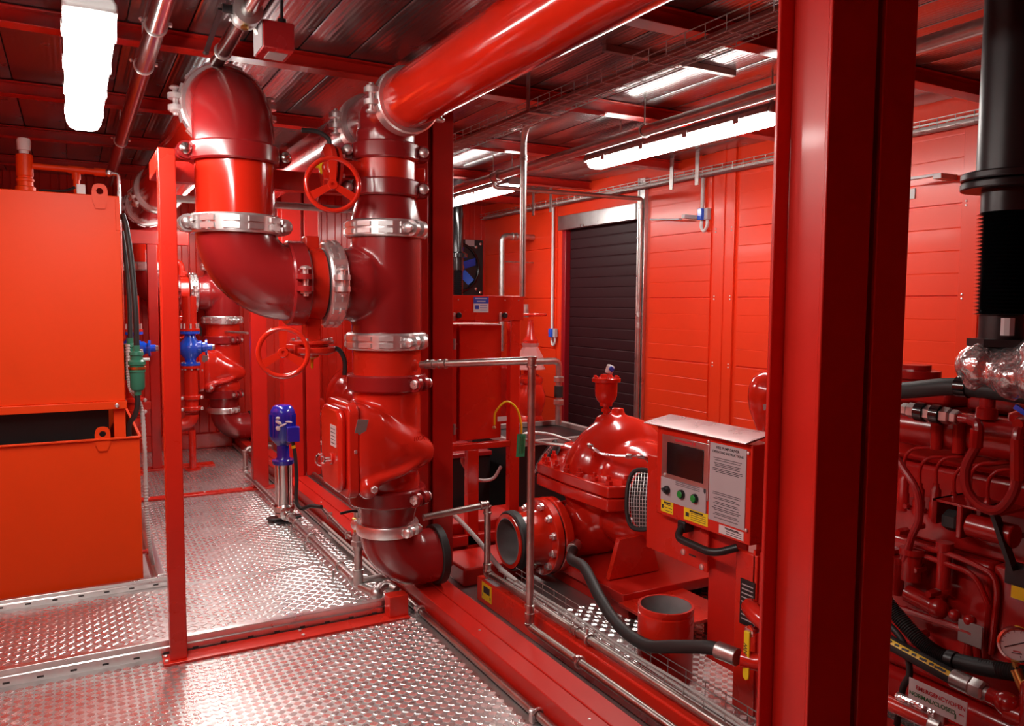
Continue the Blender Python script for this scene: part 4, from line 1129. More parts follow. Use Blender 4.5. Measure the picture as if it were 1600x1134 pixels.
# control panel
t = thing('control_panel', 'red pump control panel with black screen and green buttons', 'control panel', (2.2, 2.28, .64))
MB().box((2.10, 2.02, .64), (2.20, 2.545, 1.005)).build('box', 'red', t, bev=.004)
MB().prism([(2.070, 1.012), (2.072, 1.008), (2.10, 1.012), (2.215, 1.034), (2.215, 1.039), (2.10, 1.020)], 2.025, 2.60, MX(((1,0,0),(0,0,1),(0,1,0))).transposed()).build('rain_hood', 'hood', t, bev=.002)
MB().box((2.0965, 2.236, .755), (2.1005, 2.51, .975)).build('screen_bezel', 'alu', t, bev=.002)
MB().box((2.0955, 2.245, .705), (2.1, 2.51, .80)).build('button_plate', 'label_grey', t)
sc = MB().box((2.0935, 2.263, .818), (2.097, 2.475, .948)).build('screen', 'black_gloss', t, bev=.003)
MB().box((2.0958, 2.33, .957), (2.0962, 2.43, .966)).build('logo', 'print_red', t)
MB().box((2.0958, 2.31, .955), (2.0962, 2.323, .968)).build('logo', 'print_red', t)
ip = MB().box((2.0965, 2.045, .690), (2.1005, 2.230, .985)).build('instruction_plate', 'label_grey', t)
text('plate_heading', 'FIRE PUMP DRIVER', (2.0960, 2.138, .966), (0,-1,0), (0,0,1), .0145, 'print_dark', t, 'CENTER')
text('plate_heading', 'OPERATING INSTRUCTIONS', (2.0960, 2.138, .950), (0,-1,0), (0,0,1), .0125, 'print_dark', t, 'CENTER')
random.seed(3)
for z in (.930, .922, .911, .905, .899, .890, .884, .878, .800, .793, .782, .776, .764, .758, .748, .740, .734, .722, .716, .704):
    q = random.uniform(.02, .075)
    MB().box((2.0960, 2.138-.085+q*.4, z), (2.0966, 2.138+.085-q*.4, z+.0022)).build('print_line', 'print_dark', ip)
for z in (.797, .790, .783):
    MB().box((2.0950, 2.28, z), (2.0957, 2.42, z+.0022)).build('print_line', 'print_dark', t)
MB().prism([(-.006, 0), (.006, 0), (.006, -.012), (0, -.02), (-.006, -.012)], -.0004, .0004, MX(((0,1,0),(0,0,1),(1,0,0))).transposed(), (2.0952, 2.252, .80)).build('print_mark', 'print_dark', t)
MB().lathe((2.096, 2.467, .752), (-1,0,0), [(.017, 0), (.017, .012), (.013, .014), (.013, .018)], 20).obox((2.074, 2.467, .752), (.010, .024, .009), MX.Rotation(.6, 3, 'X')).build('selector_switch', 'black', t, bev=.002)
for y in (2.380, 2.303):
    k = MB().lathe((2.096, y, .752), (-1,0,0), [(.018, 0), (.018, .010), (.0165, .013), (.0145, .013)], 22).build('button_collar', 'black', t)
    MB().lathe((2.096, y, .752), (-1,0,0), [(.0143, .0), (.0143, .015), (.012, .017)], 22).build('button', 'button_green', k)
def sticker(y0, y1, z0, z1, m_, lines, head):
    s_ = MB().box((2.0985, y0, z0), (2.1003, y1, z1)).build('sticker', m_, t)
    MB().box((2.0980, y0+(y1-y0)*.2, z1-(z1-z0)*.25), (2.0987, y1-(y1-y0)*.25, z1-(z1-z0)*.12)).build('sticker_heading', 'print_dark', s_)
    for k in range(lines):
        z = z0+(z1-z0)*(.15+.5*k/max(1, lines-1))
        MB().box((2.0980, y0+(y1-y0)*.08, z), (2.0987, y1-(y1-y0)*.3, z+.0022)).build('print_line', 'print_dark', s_)
    if head:
        MB().box((2.0980, y1-(y1-y0)*.22, z0+(z1-z0)*.3), (2.0987, y1-(y1-y0)*.08, z0+(z1-z0)*.62)).build('pictogram', 'print_dark', s_)
sticker(2.435, 2.51, .655, .705, 'label_yellow', 3, True)
sticker(2.235, 2.37, .655, .705, 'label_yellow', 4, True)
sticker(2.05, 2.175, .650, .682, 'label_white', 3, False)
for (y, z) in ((2.238, .985), (2.035, .975), (2.035, .695), (2.49, .81)):
    MB().lathe((2.0965, y, z), (-1,0,0), [(.007, 0), (.006, .004), (.002, .006)], 10).build('screw', 'zinc', t)
for z in ((.70, .79), (.82, .97)):
    MB().box((2.165, 2.0165, z[0]), (2.193, 2.0195, z[1])).build('side_sticker', 'yellow', t)
tt = thing('panel_bracket', 'red bolted bracket plate with black grab handle below the control panel', 'bracket', (2.15, 2.45, .42))
MB().box((2.145, 2.28, .455), (2.155, 2.66, .86)).build('plate', 'red', tt, bev=.003)
MB().box((2.17, 2.10, .10), (2.18, 2.30, .64)).build('rear_plate', 'red_steel', tt, bev=.003)
for (y, z) in ((2.42, .60), (2.42, .50), (2.31, .47)):
    MB().lathe((2.1452, y, z), (-1,0,0), [(.013, 0), (.012, .005), (.004, .009)], 12).build('bolt', 'zinc', tt)
MB().box((2.143, 2.345, .497), (2.146, 2.385, .503)).build('slot', 'dark_inside', tt)
MB().tube(arc_pts([(2.12, 2.38, .64), (2.06, 2.37, .585), (2.06, 2.16, .578), (2.12, 2.10, .61)], .05), .015, 12).build('handle', 'black', tt)
MB().box((2.09, 2.355, .60), (2.14, 2.40, .645)).build('handle_mount', 'black', tt, bev=.006)

# cabinet in its frame behind the middle column
FY = 4.06
t = thing('cabinet_stand', 'red frame with top panel and blue sticker holding the switch cabinet', 'frame', (2.1, FY, 0))
MB().box((1.78, FY-.004, 1.405), (2.325, FY, 1.548)).box((1.78, FY, 1.40), (2.26, FY+.04, 1.405)).build('top_panel', 'red', t, bev=.003)
MB().box((2.24, FY, .001), (2.305, FY+.05, 1.545)).build('post', 'red', t, bev=.003)
MB().box((1.965, FY, .001), (2.035, FY+.05, .66)).build('post', 'red', t, bev=.003)
MB().box((1.80, FY, .66), (2.25, FY+.05, .695)).build('shelf_rail', 'red', t, bev=.003)
MB().box((1.80, FY+.05, .68), (1.85, FY+.5, .695)).build('shelf_rail', 'red', t, bev=.003)
MB().box((1.80, FY, .10), (2.25, FY+.05, .16)).build('foot_rail', 'red_steel', t, bev=.003)
sk = MB().box((1.995, FY-.0065, 1.452), (2.090, FY-.004, 1.540)).build('sticker', 'label_white', t)
MB().box((1.995, FY-.0072, 1.502), (2.090, FY-.0060, 1.540)).build('sticker_head', 'print_blue', sk)
for (x0, x1, z) in ((2.005, 2.08, 1.528), (2.015, 2.07, 1.513)):
    MB().box((x0, FY-.0078, z), (x1, FY-.0070, z+.005)).build('print_line', 'label_white', sk)
MB().box((2.003, FY-.0072, 1.470), (2.028, FY-.0062, 1.492)).build('print_line', 'print_blue', sk)
for z in (1.488, 1.476, 1.463):
    MB().box((2.035, FY-.0072, z), (2.082, FY-.0062, z+.003)).build('print_line', 'print_blue', sk)
for x in (1.90, 2.195):
    MB().lathe((x, FY-.004, 1.435), (0,-1,0), [(.016, 0), (.016, .014), (.012, .018)], 16).build('knob', 'black', t)
    MB().box((x-.035, FY-.012, 1.405), (x-.02, FY-.004, 1.45)).build('latch', 'zinc', t, bev=.002)
for x in (1.90, 2.2, 2.29):
    MB().lathe((x, FY-.004, 1.522), (0,-1,0), [(.004, 0), (.002, .003)], 8).build('rivet', 'zinc', t)
t = thing('switch_cabinet', 'flat red switch cabinet hanging in the frame behind the middle column', 'cabinet', (2.0, FY+.2, .70))
MB().box((1.805, FY+.05, .705), (1.915, FY+.33, 1.385)).box((1.915, FY+.07, .705), (2.2, FY+.33, 1.385)).build('body', 'red_steel', t, bev=.003)
MB().box((1.935, FY+.045, .71), (2.205, FY+.068, 1.38)).build('door', 'red', t, bev=.004)
for z in (.78, 1.27):
    MB().cyl((1.897, FY+.048, z-.03), (1.897, FY+.048, z+.03), .010, n=12).build('hinge', 'brown_grey', t)
    MB().hexb((1.925, FY+.07, z), (0,-1,0), .006, .003).build('screw', 'zinc', t)
MB().box((1.86, FY+.046, 1.08), (1.89, FY+.0505, 1.19)).build('label', 'label_grey', t)
MB().box((1.83, FY+.046, .84), (1.85, FY+.0505, .95)).build('label', 'label_yellow', t)
t = thing('inspection_tag', 'green paper tag on a yellow wire hanging at the cabinet frame', 'tag', (2.275, 4.0, .7))
MB().obox((2.275, 3.99, .675), (.062, .002, .135), frame((.06, 0, 1), (1, .12, 0))).build('tag', 'tag_green', t)
for x in (-.018, -.006, .006, .018):
    MB().obox((2.275+x, 3.9875, .68), (.005, .001, .10), frame((.06, 0, 1), (1, .12, 0))).build('print_line', 'print_green', t)
MB().tube(spline([(2.12, 4.03, .80), (2.125, 4.03, .87), (2.17, 4.02, .925), (2.21, 4.01, .93), (2.255, 4.0, .885), (2.275, 3.99, .80), (2.275, 3.988, .745)], 8), .0065, 8).build('wire', 'yellow', t)
MB().ell((2.118, 4.03, .785), (.012, .012, .012)).build('wire_plug', 'card', t)
MB().obox((2.165, 4.02, .835), (.06, .002, .028), frame((0, 0, 1))).build('wire_label', 'label_white', t)

# battery box, valve, white pipe
t = thing('battery_box', 'black battery box with shallow tray top behind the pump', 'box', (2.85, 4.75, 0))
MB().box((2.50, 4.42, .001), (3.22, 5.1, .58)).build('box', 'black', t, bev=.006)
b = MB()
for lo, hi in (((2.47, 4.39, .58), (3.25, 4.43, .615)), ((2.47, 5.09, .58), (3.25, 5.13, .615)), ((2.47, 4.43, .58), (2.51, 5.09, .615)), ((3.21, 4.43, .58), (3.25, 5.09, .615))): b.box(lo, hi)
b.build('rim', 'brown_grey', t, bev=.004)
t = thing('battery_box', 'second black battery box in the shade under the switch cabinet', 'box', (2.1, 4.9, 0))
MB().box((1.89, 4.62, .001), (2.40, 5.5, .50)).build('box', 'black', t, bev=.006)
MB().box((1.88, 4.61, .50), (2.41, 5.51, .53)).build('lid', 'dark_red', t, bev=.004)
t = thing('gate_valve', 'orange-red gate valve with horizontal handwheel and plastic wrap near the shutter', 'valve', (3.10, 5.3, .8))
MB().lathe((3.10, 5.3, .001), (0,0,1), [(.11, 0), (.11, .03), (.075, .04), (.075, .55), (.11, .56), (.11, .6), (.09, .64), (.12, .74), (.12, .80), (.09, .88), (.1, .9), (.1, .93), (.05, .96), (.05, 1.15), (.06, 1.22), (.03, 1.26), (.02, 1.38)], 28).build('body', 'red', t)
handwheel(t, (3.10, 5.3, 1.42), (0,0,1), .125, 'red_gloss', 4)
MB().cyl((3.06, 5.3, 1.40), (3.06, 5.3, 1.50), .020, n=14).build('stem', 'galv', t)
MB().lathe((3.10, 5.3, .95), (0,0,1), [(.122, .05), (.09, .1), (.105, .14), (.06, .22), (.07, .25)], 9).build('wrap', 'clear_plastic', t)
t = thing('skid_end', 'dark red steel block on the floor right of the middle column foot', 'block', (1.95, 3.9, 0))
MB().box((1.77, 3.70, 0), (2.2, 4.02, .10)).build('block', 'red_steel', t, bev=.012)
MB().box((1.77, 4.12, 0), (2.45, 4.40, .22)).build('box', 'red_steel', t, bev=.012)
t = thing('vent_line', 'light galvanised pipe with unions turning down behind the pump', 'pipe', (3.13, 4.93, .58))
MB().tube(arc_pts([(2.70, 4.93, 1.085), (3.13, 4.93, 1.085), (3.13, 4.93, .61)], .05), .024, 16).build('pipe', 'galv', t)
for z in (.93, .76):
    MB().hexb((3.13, 4.93, z), (0,0,1), .042, .04).build('union', 'galv', t)
MB().cyl((3.13, 4.93, .815), (3.13, 4.93, .90), .034, n=16).build('rubber_joint', 'rubber', t)
MB().cyl((2.70, 4.93, 1.085), (2.70, 5.9, 1.085), .024, n=16).build('back_pipe', 'galv', t)

# ceiling pipework on the pump side
t = thing('ceiling_pipe', 'steel sprinkler pipe under the ceiling left of the long lamp', 'pipe', (2.87, 4, 2.5))
MB().cyl((2.85, .5, 2.5), (2.99, 7.7, 2.5), .032, n=24).build('pipe', 'steel_pipe', t)
for y in (3.7, 5.65):
    x = 2.85+.14*(y-.5)/7.2
    MB().torus((x, y, 2.5), (0,1,0), .036, .006, 20, 6).cyl((x, y, 2.535), (x, y, ZC), .005, n=6).build('clamp', 'steel_pipe', t)
MB().lathe((2.945, 5.55, 2.5), (0,1,0), [(.034, -.03), (.046, -.028), (.046, .028), (.034, .03)], 20).build('joint', 'steel_pipe', t)
t = thing('ceiling_pipe', 'thin steel branch pipe crossing to the shutter door frame', 'pipe', (3.6, 5.75, 2.4))
MB().tube(arc_pts([(2.945, 5.62, 2.47), (2.945, 5.62, 2.42), (4.30, 5.55, 2.42), (4.345, 5.548, 2.42), (4.345, 5.548, .2)], .04), .019, 12).build('pipe', 'steel_pipe', t)
for z in (2.36, 1.42, 1.32):
    b = MB(); galv_fit(b, (4.345, 5.548, z), (0,0,1), .019, .05); b.build('fitting', 'galv', t)
t = thing('ceiling_bar', 'dark steel bar fixed across the ceiling above the long lamp', 'bar', (2.9, 3.3, 2.6))
MB().box((2.15, 3.02, ZC-.03), (2.95, 3.05, ZC-.001)).build('bar', 'steel_pipe', t)
# junction boxes on the right wall
def jbox(y, z, ztop, label):
    t = thing('junction_box', label, 'socket', (XR-.03, y, z), 'blue switches on the right wall')
    MB().box((XR-.075, y-.035, z), (XR-.012, y+.012, z+.09)).build('switch', 'blue_bright', t, bev=.006)
    MB().box((XR-.05, y-.075, z), (XR-.012, y-.035, z+.09)).build('back_box', 'label_grey', t, bev=.004)
    MB().cyl((XR-.035, y, z+.09), (XR-.035, y, ztop), .014, n=12).build('conduit', 'label_white', t)
    MB().tube(spline([(XR-.03, y+.008, z), (XR-.03, y+.012, z-.05), (XR-.03, y-.018, z-.085), (XR-.03, y-.05, z-.05), (XR-.03, y-.055, z)], 6), .012, 10).build('cable_loop', 'label_white', t)
    return t
jbox(4.80, 2.17, 2.5, 'blue switch with white cable loop high on the red wall panel')
jbox(7.02, 1.16, 2.5, 'blue switch with cable loop low beside the shutter door')
t = thing('wall_bracket', 'grey steel bracket arm on the red wall right of the shutter', 'bracket', (4.3, 5.1, 2.2))
MB().bar((XR-.02, 5.45, 2.235), (XR-.10, 4.98, 2.19), .03, .012).box((XR-.16, 4.86, 2.185), (XR-.01, 4.90, 2.215)).build('arm', 'lamp_body', t, bev=.002)
t = thing('wall_bracket', 'grey steel bracket on the wall between the near column and exhaust', 'bracket', (4.3, 3.0, 2.2))
MB().box((XR-.16, 2.75, 2.215), (XR-.01, 2.80, 2.245)).box((XR-.16, 2.79, 2.23), (XR-.13, 3.0, 2.245)).build('arm', 'lamp_body', t, bev=.002)
MB().box((XR-.02, 3.0, 2.14), (XR-.012, 3.08, 2.2)).build('wall_plate', 'lamp_body', t, bev=.002)
# fan and far exhaust at the end wall
t = thing('wall_fan', 'black fan plate with blue blades on the end wall', 'fan', (4.0, YF, 1.6))
MB().box((3.66, YF-.05, 1.60), (4.355, YF-.013, 2.265)).build('plate', 'black', t, bev=.006)
MB().torus((4.0, YF-.06, 1.93), (0,1,0), .29, .018, 40, 8).build('shroud', 'black_gloss', t)
MB().lathe((4.0, YF-.05, 1.93), (0,-1,0), [(.09, 0), (.09, .05), (.07, .07), (.02, .075)], 24).build('hub', 'chrome', t)
for k in range(6):
    a = PI*k/3+.3
    MB().obox((4.0+.17*math.cos(a), YF-.075, 1.93+.17*math.sin(a)), (.17, .012, .10), MX.Rotation(-a, 3, 'Y') @ MX.Rotation(.5, 3, 'X')).build('blade', 'blue_bright', t, bev=.003)
for (x, z) in ((4.32, 2.22), (4.26, 2.18), (4.32, 1.64), (4.26, 1.68)):
    MB().lathe((x, YF-.05, z), (0,-1,0), [(.02, 0), (.018, .008), (.006, .014)], 12).build('bolt', 'chrome', t)
MB().box((4.12, YF-.053, 2.19), (4.24, YF-.049, 2.262)).build('label', 'label_grey', t)
t = thing('exhaust_pipe', 'far black exhaust pipe with ribbed bellows behind the middle column', 'pipe', (3.3, 7.0, 1.4))
MB().cyl((3.53, 7.55, 2.02), (3.53, 7.55, ZC+.001), .055, n=28).lathe((3.53, 7.55, 1.98), (0,0,1), [(.10, 0), (.10, .04), (.055, .06)], 28).cyl((3.53, 7.55, 1.85), (3.53, 7.55, 1.98), .06, n=28).build('pipe', 'black_gloss', t)
MB().lathe((3.53, 7.55, 1.40), (0,0,1), [(.058 if i % 2 else .048, .46*i/46) for i in range(47)], 24).build('bellows', 'black_gloss', t, sharp=80)
t = thing('diesel_engine', 'far dark red engine block under the back exhaust', 'engine', (3.3, 7.2, 0))
MB().box((2.8, 6.3, .1), (3.6, 7.8, .95)).build('block', 'engine_red', t, bev=.03)
MB().cyl((3.53, 7.55, .9), (3.53, 7.55, 1.4), .06, n=20).cyl((3.0, 6.5, 1.05), (3.0, 7.7, 1.05), .09, n=20).build('manifold', 'engine_red', t)
MB().box((2.8, 6.2, 0), (3.6, 7.85, .1)).build('skid', 'red_steel', t, bev=.004)
t = thing('wall_pipe', 'light grey pipe with elbow standing in front of the end corner', 'pipe', (3.95, 7.4, 1.2))
MB().tube(arc_pts([(4.0, 7.45, 1.0), (4.0, 7.45, 2.22), (4.385, 7.45, 2.22)], .07), .032, 16).build('pipe', 'galv', t)
b = MB(); galv_fit(b, (4.15, 7.45, 2.22), (1,0,0), .033, .06); b.build('union', 'galv', t)
MB().cyl((4.0, 7.45, 1.95), (4.385, 7.45, 1.95), .008, n=8).build('stay', 'galv', t)

# far pump seen between column and riser
t = thing('back_pump', 'far red pump with bolted discharge flange behind the jockey pump', 'pump', (2.6, 8.2, 0))
FYY = 8.2
MB().ell((2.66, FYY, .5), (.36, .25, .35)).ell((2.66, FYY-.16, .45), (.27, .2, .24)).cyl((2.6, FYY, .30), (2.25, FYY, .30), .14, n=28).build('casing', 'red_cast', t, remesh=.02, smooth=4)
MB().lathe((2.26, FYY, .30), (-1,0,0), [(.135, 0), (.205, .002), (.205, .05), (.19, .052), (.19, .06), (.205, .062), (.205, .1), (.15, .104), (.142, .15), (.142, .26)], 40).build('flange', 'red', t, sharp=30)
MB().lathe((2.0, FYY, .30), (-1,0,0), [(.12, 0), (.155, .002), (.155, .04), (.12, .042)], 32).build('gasket', 'rubber', t)
for k in range(12):
    a = 2*PI*k/12
    MB().hexb((2.157, FYY+.178*math.cos(a), .30+.178*math.sin(a)), (-1,0,0), .022, .022).build('bolt', 'zinc', t)
MB().box((2.25, FYY-.3, .0), (3.05, FYY+.3, .15)).build('base', 'red_steel', t, bev=.004)
t = thing('back_cabinet', 'far red equipment cabinet with handwheel valve behind the hanging butterfly valve', 'cabinet', (2.4, 7.6, 0))
MB().box((2.42, 7.25, .70), (2.75, 7.9, 1.5)).build('body', 'red', t, bev=.005)
for x in (2.42, 2.70): MB().box((x, 7.25, .0), (x+.05, 7.3, .70)).build('leg', 'red', t, bev=.003)
t = thing('back_riser_pipe', 'far brown steel pipe standing right of the jockey pump', 'pipe', (1.68, 7.3, .1))
MB().tube(arc_pts([(1.68, 7.3, 1.25), (1.68, 7.3, .11), (1.68, 4.4, .11)], .03), .0165, 12).build('pipe', 'steel_pipe', t)
MB().cyl((1.68, 7.3, .13), (1.68, 7.3, .2), .024, n=12).build('fitting', 'galv', t)
tag(MB().cyl((1.63, 6.85, .27), (2.3, 6.85, .27), .02, n=14).build('cross_pipe', 'galv'), 'galvanised pipe crossing behind the jockey pump to the far skid', 'pipe')
t = thing('back_skid', 'far red skid beam behind the jockey pump', 'beam', (1.8, 6.5, 0))
MB().box((1.755, 4.5, 0), (1.86, 8.2, .13)).build('beam', 'red_steel', t, bev=.004)
MB().box((1.752, 5.35, .05), (1.756, 5.42, .11)).build('warning_label', 'yellow', t)
t = thing('document_pouch', 'bundle of cardboard and cables with a blue tie on the far frame', 'bundle', (2.14, 5.9, 1.0))
MB().box((2.10, 5.88, 1.02), (2.17, 5.90, 1.28)).build('card', 'card', t, bev=.004)
MB().box((2.17, 5.885, .98), (2.22, 5.905, 1.27)).build('sleeve', 'label_grey', t, bev=.004)
MB().box((2.09, 5.872, 1.15), (2.23, 5.88, 1.17)).build('tie', 'blue_bright', t)
MB().tube(spline([(2.10, 5.87, 1.36), (2.19, 5.86, 1.37), (2.23, 5.86, 1.30), (2.235, 5.86, 1.08)], 6), .014, 8).build('cable', 'rubber', t)
MB().box((2.14, 5.91, .001), (2.20, 5.95, 1.3)).build('holder_post', 'red', t, bev=.003)
# grey cables behind the column foot
hose('cable_bundle', 'grey cables curving behind the middle column towards the skid', 'cable', [(1.84, 4.35, .32), (1.80, 4.15, .35), (1.83, 3.95, .32), (1.86, 3.72, .24), (1.87, 3.5, .16), (1.865, 3.3, .142)], .013, 'cable_grey')
hose('cable_bundle', 'looped white cable hanging under the switch cabinet', 'cable', [(1.97, 4.15, .60), (1.98, 4.15, .56), (2.05, 4.14, .47), (2.16, 4.13, .46), (2.22, 4.13, .53)], .010, 'label_white')

# ------------------------------------------------------------------ diesel engine behind the near column
t = thing('diesel_engine', 'red diesel engine with fuel lines and hoses at the right edge', 'engine', (2.7, 1.2, .1))
MB().box((2.52, .15, .22), (3.05, 1.95, .98)).build('block', 'engine_red', t, bev=.03)
MB().box((2.48, .15, .98), (3.0, 1.90, 1.16)).build('cylinder_head', 'engine_red', t, bev=.02)
MB().box((2.50, .1, .09), (3.08, 2.0, .22)).build('oil_pan', 'engine_red', t, bev=.03)
for k in range(6):
    MB().box((2.56, .25+k*.27, 1.16), (2.88, .46+k*.27, 1.225)).build('rocker_cover', 'engine_red', t, bev=.015)
b = MB().cyl((2.40, .2, 1.112), (2.40, 1.70, 1.112), .062, n=28).ell((2.40, 1.70, 1.112), (.062, .04, .062))
b.build('intake_manifold', 'engine_red', t)
for y in (.55, .85, 1.12, 1.40, 1.62):
    MB().cyl((2.40, y, 1.09), (2.52, y, 1.05), .036, n=16).build('intake_branch', 'engine_red', t)
for y in (1.235, 1.49, 1.42):
    MB().cyl((2.335, y, 1.16), (2.335, y, 1.06), .018, n=12).build('boss', 'engine_red', t)
# filter heads and caps on top
MB().lathe((2.62, 1.76, 1.16), (0,0,1), [(.06, 0), (.06, .085), (.082, .09), (.082, .115), (.05, .12), (.05, .135)], 24).build('oil_cap', 'engine_red', t)
MB().lathe((2.37, 1.36, 1.17), (0,0,1), [(.03, 0), (.03, .03), (.022, .035), (.022, .08)], 14).build('hose_post', 'engine_red', t)
MB().lathe((2.42, 1.27, 1.16), (0,0,1), [(.05, 0), (.05, .03), (.03, .04), (.03, .06), (.018, .065)], 16).build('sensor_boss', 'engine_red', t)
MB().obox((2.33, 1.235, 1.208), (.008, .055, .014), MX.Rotation(.5, 3, 'X')).build('blue_tie', 'blue_bright', t)
# coolant hose
MB().tube(spline([(2.42, 1.95, 1.20), (2.37, 1.66, 1.224), (2.355, 1.47, 1.256), (2.36, 1.35, 1.257), (2.36, 1.2, 1.252), (2.36, .9, 1.24)], 8), .0275, 16).build('coolant_hose', 'rubber', t)
MB().lathe((2.356, 1.425, 1.259), (0,1,0), [(.028, -.018), (.033, -.017), (.033, .017), (.028, .018)], 20).build('hose_clamp', 'black_gloss', t)
# union valve with black bands
u0 = V((2.22, 1.53, 1.187)); ud = V((0, -1, -.02)).normalized()
for (a, L, r, m_) in ((0, .022, .020, 'galv'), (.022, .028, .024, 'galv'), (.050, .026, .029, 'black_gloss'), (.076, .024, .024, 'galv'), (.100, .026, .029, 'black_gloss'), (.126, .030, .025, 'galv'), (.158, .020, .022, 'galv')):
    (MB().hexb(u0+ud*a, ud, r, L) if m_ == 'galv' else MB().cyl(u0+ud*a, u0+ud*(a+L), r, n=24)).build('union', m_, t)
MB().cyl(u0+ud*.178, u0+ud*.215, .013, n=14).build('union_end', 'engine_red', t)
def line(pts, r, m_='engine_red', nm='fuel_line', k=8):
    return MB().tube(spline(pts, k), r, 10).build(nm, m_, t)
line([(2.22, 1.535, 1.187), (2.21, 1.56, 1.185), (2.205, 1.568, 1.15), (2.205, 1.56, 1.08), (2.205, 1.515, 1.015), (2.205, 1.462, .95), (2.205, 1.449, .87), (2.21, 1.475, .80), (2.22, 1.50, .72)], .011, 'dark_red', 'return_line')
line([(2.22, 1.32, 1.182), (2.205, 1.288, 1.172), (2.2, 1.285, 1.12), (2.2, 1.312, 1.05), (2.2, 1.305, .985), (2.2, 1.262, .946), (2.2, 1.215, .95), (2.2, 1.182, 1.0), (2.2, 1.173, 1.06), (2.2, 1.178, 1.15), (2.22, 1.18, 1.19)], .014, 'dark_red', 'loop_hose')
line([(2.2, 1.287, 1.16), (2.2, 1.288, 1.11)], .018, 'engine_red', 'hose_end', 2)
line([(2.2, 1.172, 1.04), (2.2, 1.178, 1.15)], .018, 'engine_red', 'hose_end', 2)
MB().lathe((2.36, 1.18, 1.19), (-1,0,0), [(.02, 0), (.02, .14), (.014, .16)], 14).build('hose_elbow', 'engine_red', t)
# injection pump with outlets and lines
MB().box((2.34, 1.18, .76), (2.52, 1.66, .86)).build('injection_pump', 'engine_red', t, bev=.012)
for i, (y, h) in enumerate(((1.60, .10), (1.545, .08), (1.49, .09), (1.432, .075), (1.382, .09), (1.33, .08))):
    b = MB().lathe((2.345, y, .84), (0,0,1), [(.019, 0), (.019, h*.55), (.016, h*.6), (.016, h), (.009, h+.01), (.009, h+.02)], 14)
    b.build('delivery_valve', 'engine_red', t)
    line([(2.345, y, .85+h), (2.345, y, .91+h), (2.352, y-.025, .945+h), (2.38, y-.075, .955+h), (2.46, y-.10, .96+h)], .0055, 'engine_red', 'injector_line')
    MB().hexb((2.345, y-.02, .86), (-1,0,0), .010, .02).build('bolt', 'engine_red', t)
# fuel filter lying across
MB().cyl((2.27, 1.335, .868), (2.27, 1.205, .866), .034, n=24).build('filter_can', 'engine_red', t, bev=.004)
MB().hexb((2.27, 1.405, .868), (0,-1,0), .032, .045).build('filter_knob', 'rubber', t)
MB().box((2.245, 1.345, .825), (2.30, 1.362, .925)).build('filter_bracket', 'engine_red', t, bev=.004)
MB().box((2.25, 1.24, .918), (2.40, 1.44, .926)).build('filter_bracket', 'engine_red', t, bev=.002)
MB().box((2.25, 1.425, .85), (2.40, 1.44, .926)).build('filter_bracket', 'engine_red', t, bev=.002)
# lift pump and fittings low left
for (c, r, h) in (((2.26, 1.40, .66), .020, .14), ((2.24, 1.49, .66), .030, .10), ((2.24, 1.54, .60), .024, .12)):
    MB().lathe(c, (0,0,1), [(r, 0), (r, h*.8), (r*1.25, h*.82), (r*1.25, h)], 16).build('lift_pump', 'engine_red', t)
MB().tube(arc_pts([(2.25, 1.50, .77), (2.25, 1.34, .77), (2.25, 1.245, .75), (2.25, 1.235, .70), (2.25, 1.245, .52)], .04), .0085, 10).build('fuel_line', 'engine_red', t)
MB().tube(arc_pts([(2.25, 1.50, .745), (2.25, 1.30, .735), (2.25, 1.26, .66)], .04), .0085, 10).build('fuel_line', 'engine_red', t)
MB().tube(arc_pts([(2.23, 1.55, .56), (2.23, 1.28, .57), (2.24, 1.275, .50)], .02), .011, 10).build('fuel_line', 'engine_red', t)
MB().cyl((2.24, 1.50, .615), (2.24, 1.40, .60), .027, n=16).ell((2.24, 1.40, .60), (.030, .03, .032)).build('primer', 'engine_red', t)
for y in (1.345, 1.30):
    MB().ell((2.235, y, .60), (.018, .018, .018)).build('banjo', 'engine_red', t)
MB().cyl((2.24, 1.30, .59), (2.24, 1.302, .49), .013, n=12).cyl((2.25, 1.50, .50), (2.25, 1.44, .43), .012, n=12).build('down_pipe', 'engine_red', t)
for (y, z) in ((1.48, .83), (1.53, .80), (1.56, .73), (1.47, .70), (1.42, .64), (1.52, .55), (1.45, .50), (1.60, .82), (1.58, .66)):
    MB().hexb((2.27, y, z), (-1, 0, 0), .013, .05).build('bolt', 'engine_red', t)
MB().box((2.30, 1.28, .42), (2.52, 1.62, .76)).build('side_cover', 'engine_red', t, bev=.015)
MB().box((2.26, .80, .50), (2.52, 1.255, .775)).build('starter_guard', 'engine_red', t, bev=.008)
MB().box((2.252, .95, .735), (2.262, 1.22, .80)).build('guard_label', 'black', t)
MB().box((2.2505, 1.03, .700), (2.2605, 1.20, .735)).build('guard_label', 'yellow', t)
MB().bar((2.24, 1.19, .78), (2.24, 1.26, .95), .03, .012).build('strap', 'rubber', t)
MB().box((2.22, 1.255, .535), (2.226, 1.325, .60)).build('brown_plate', 'brown_grey', t, bev=.002)
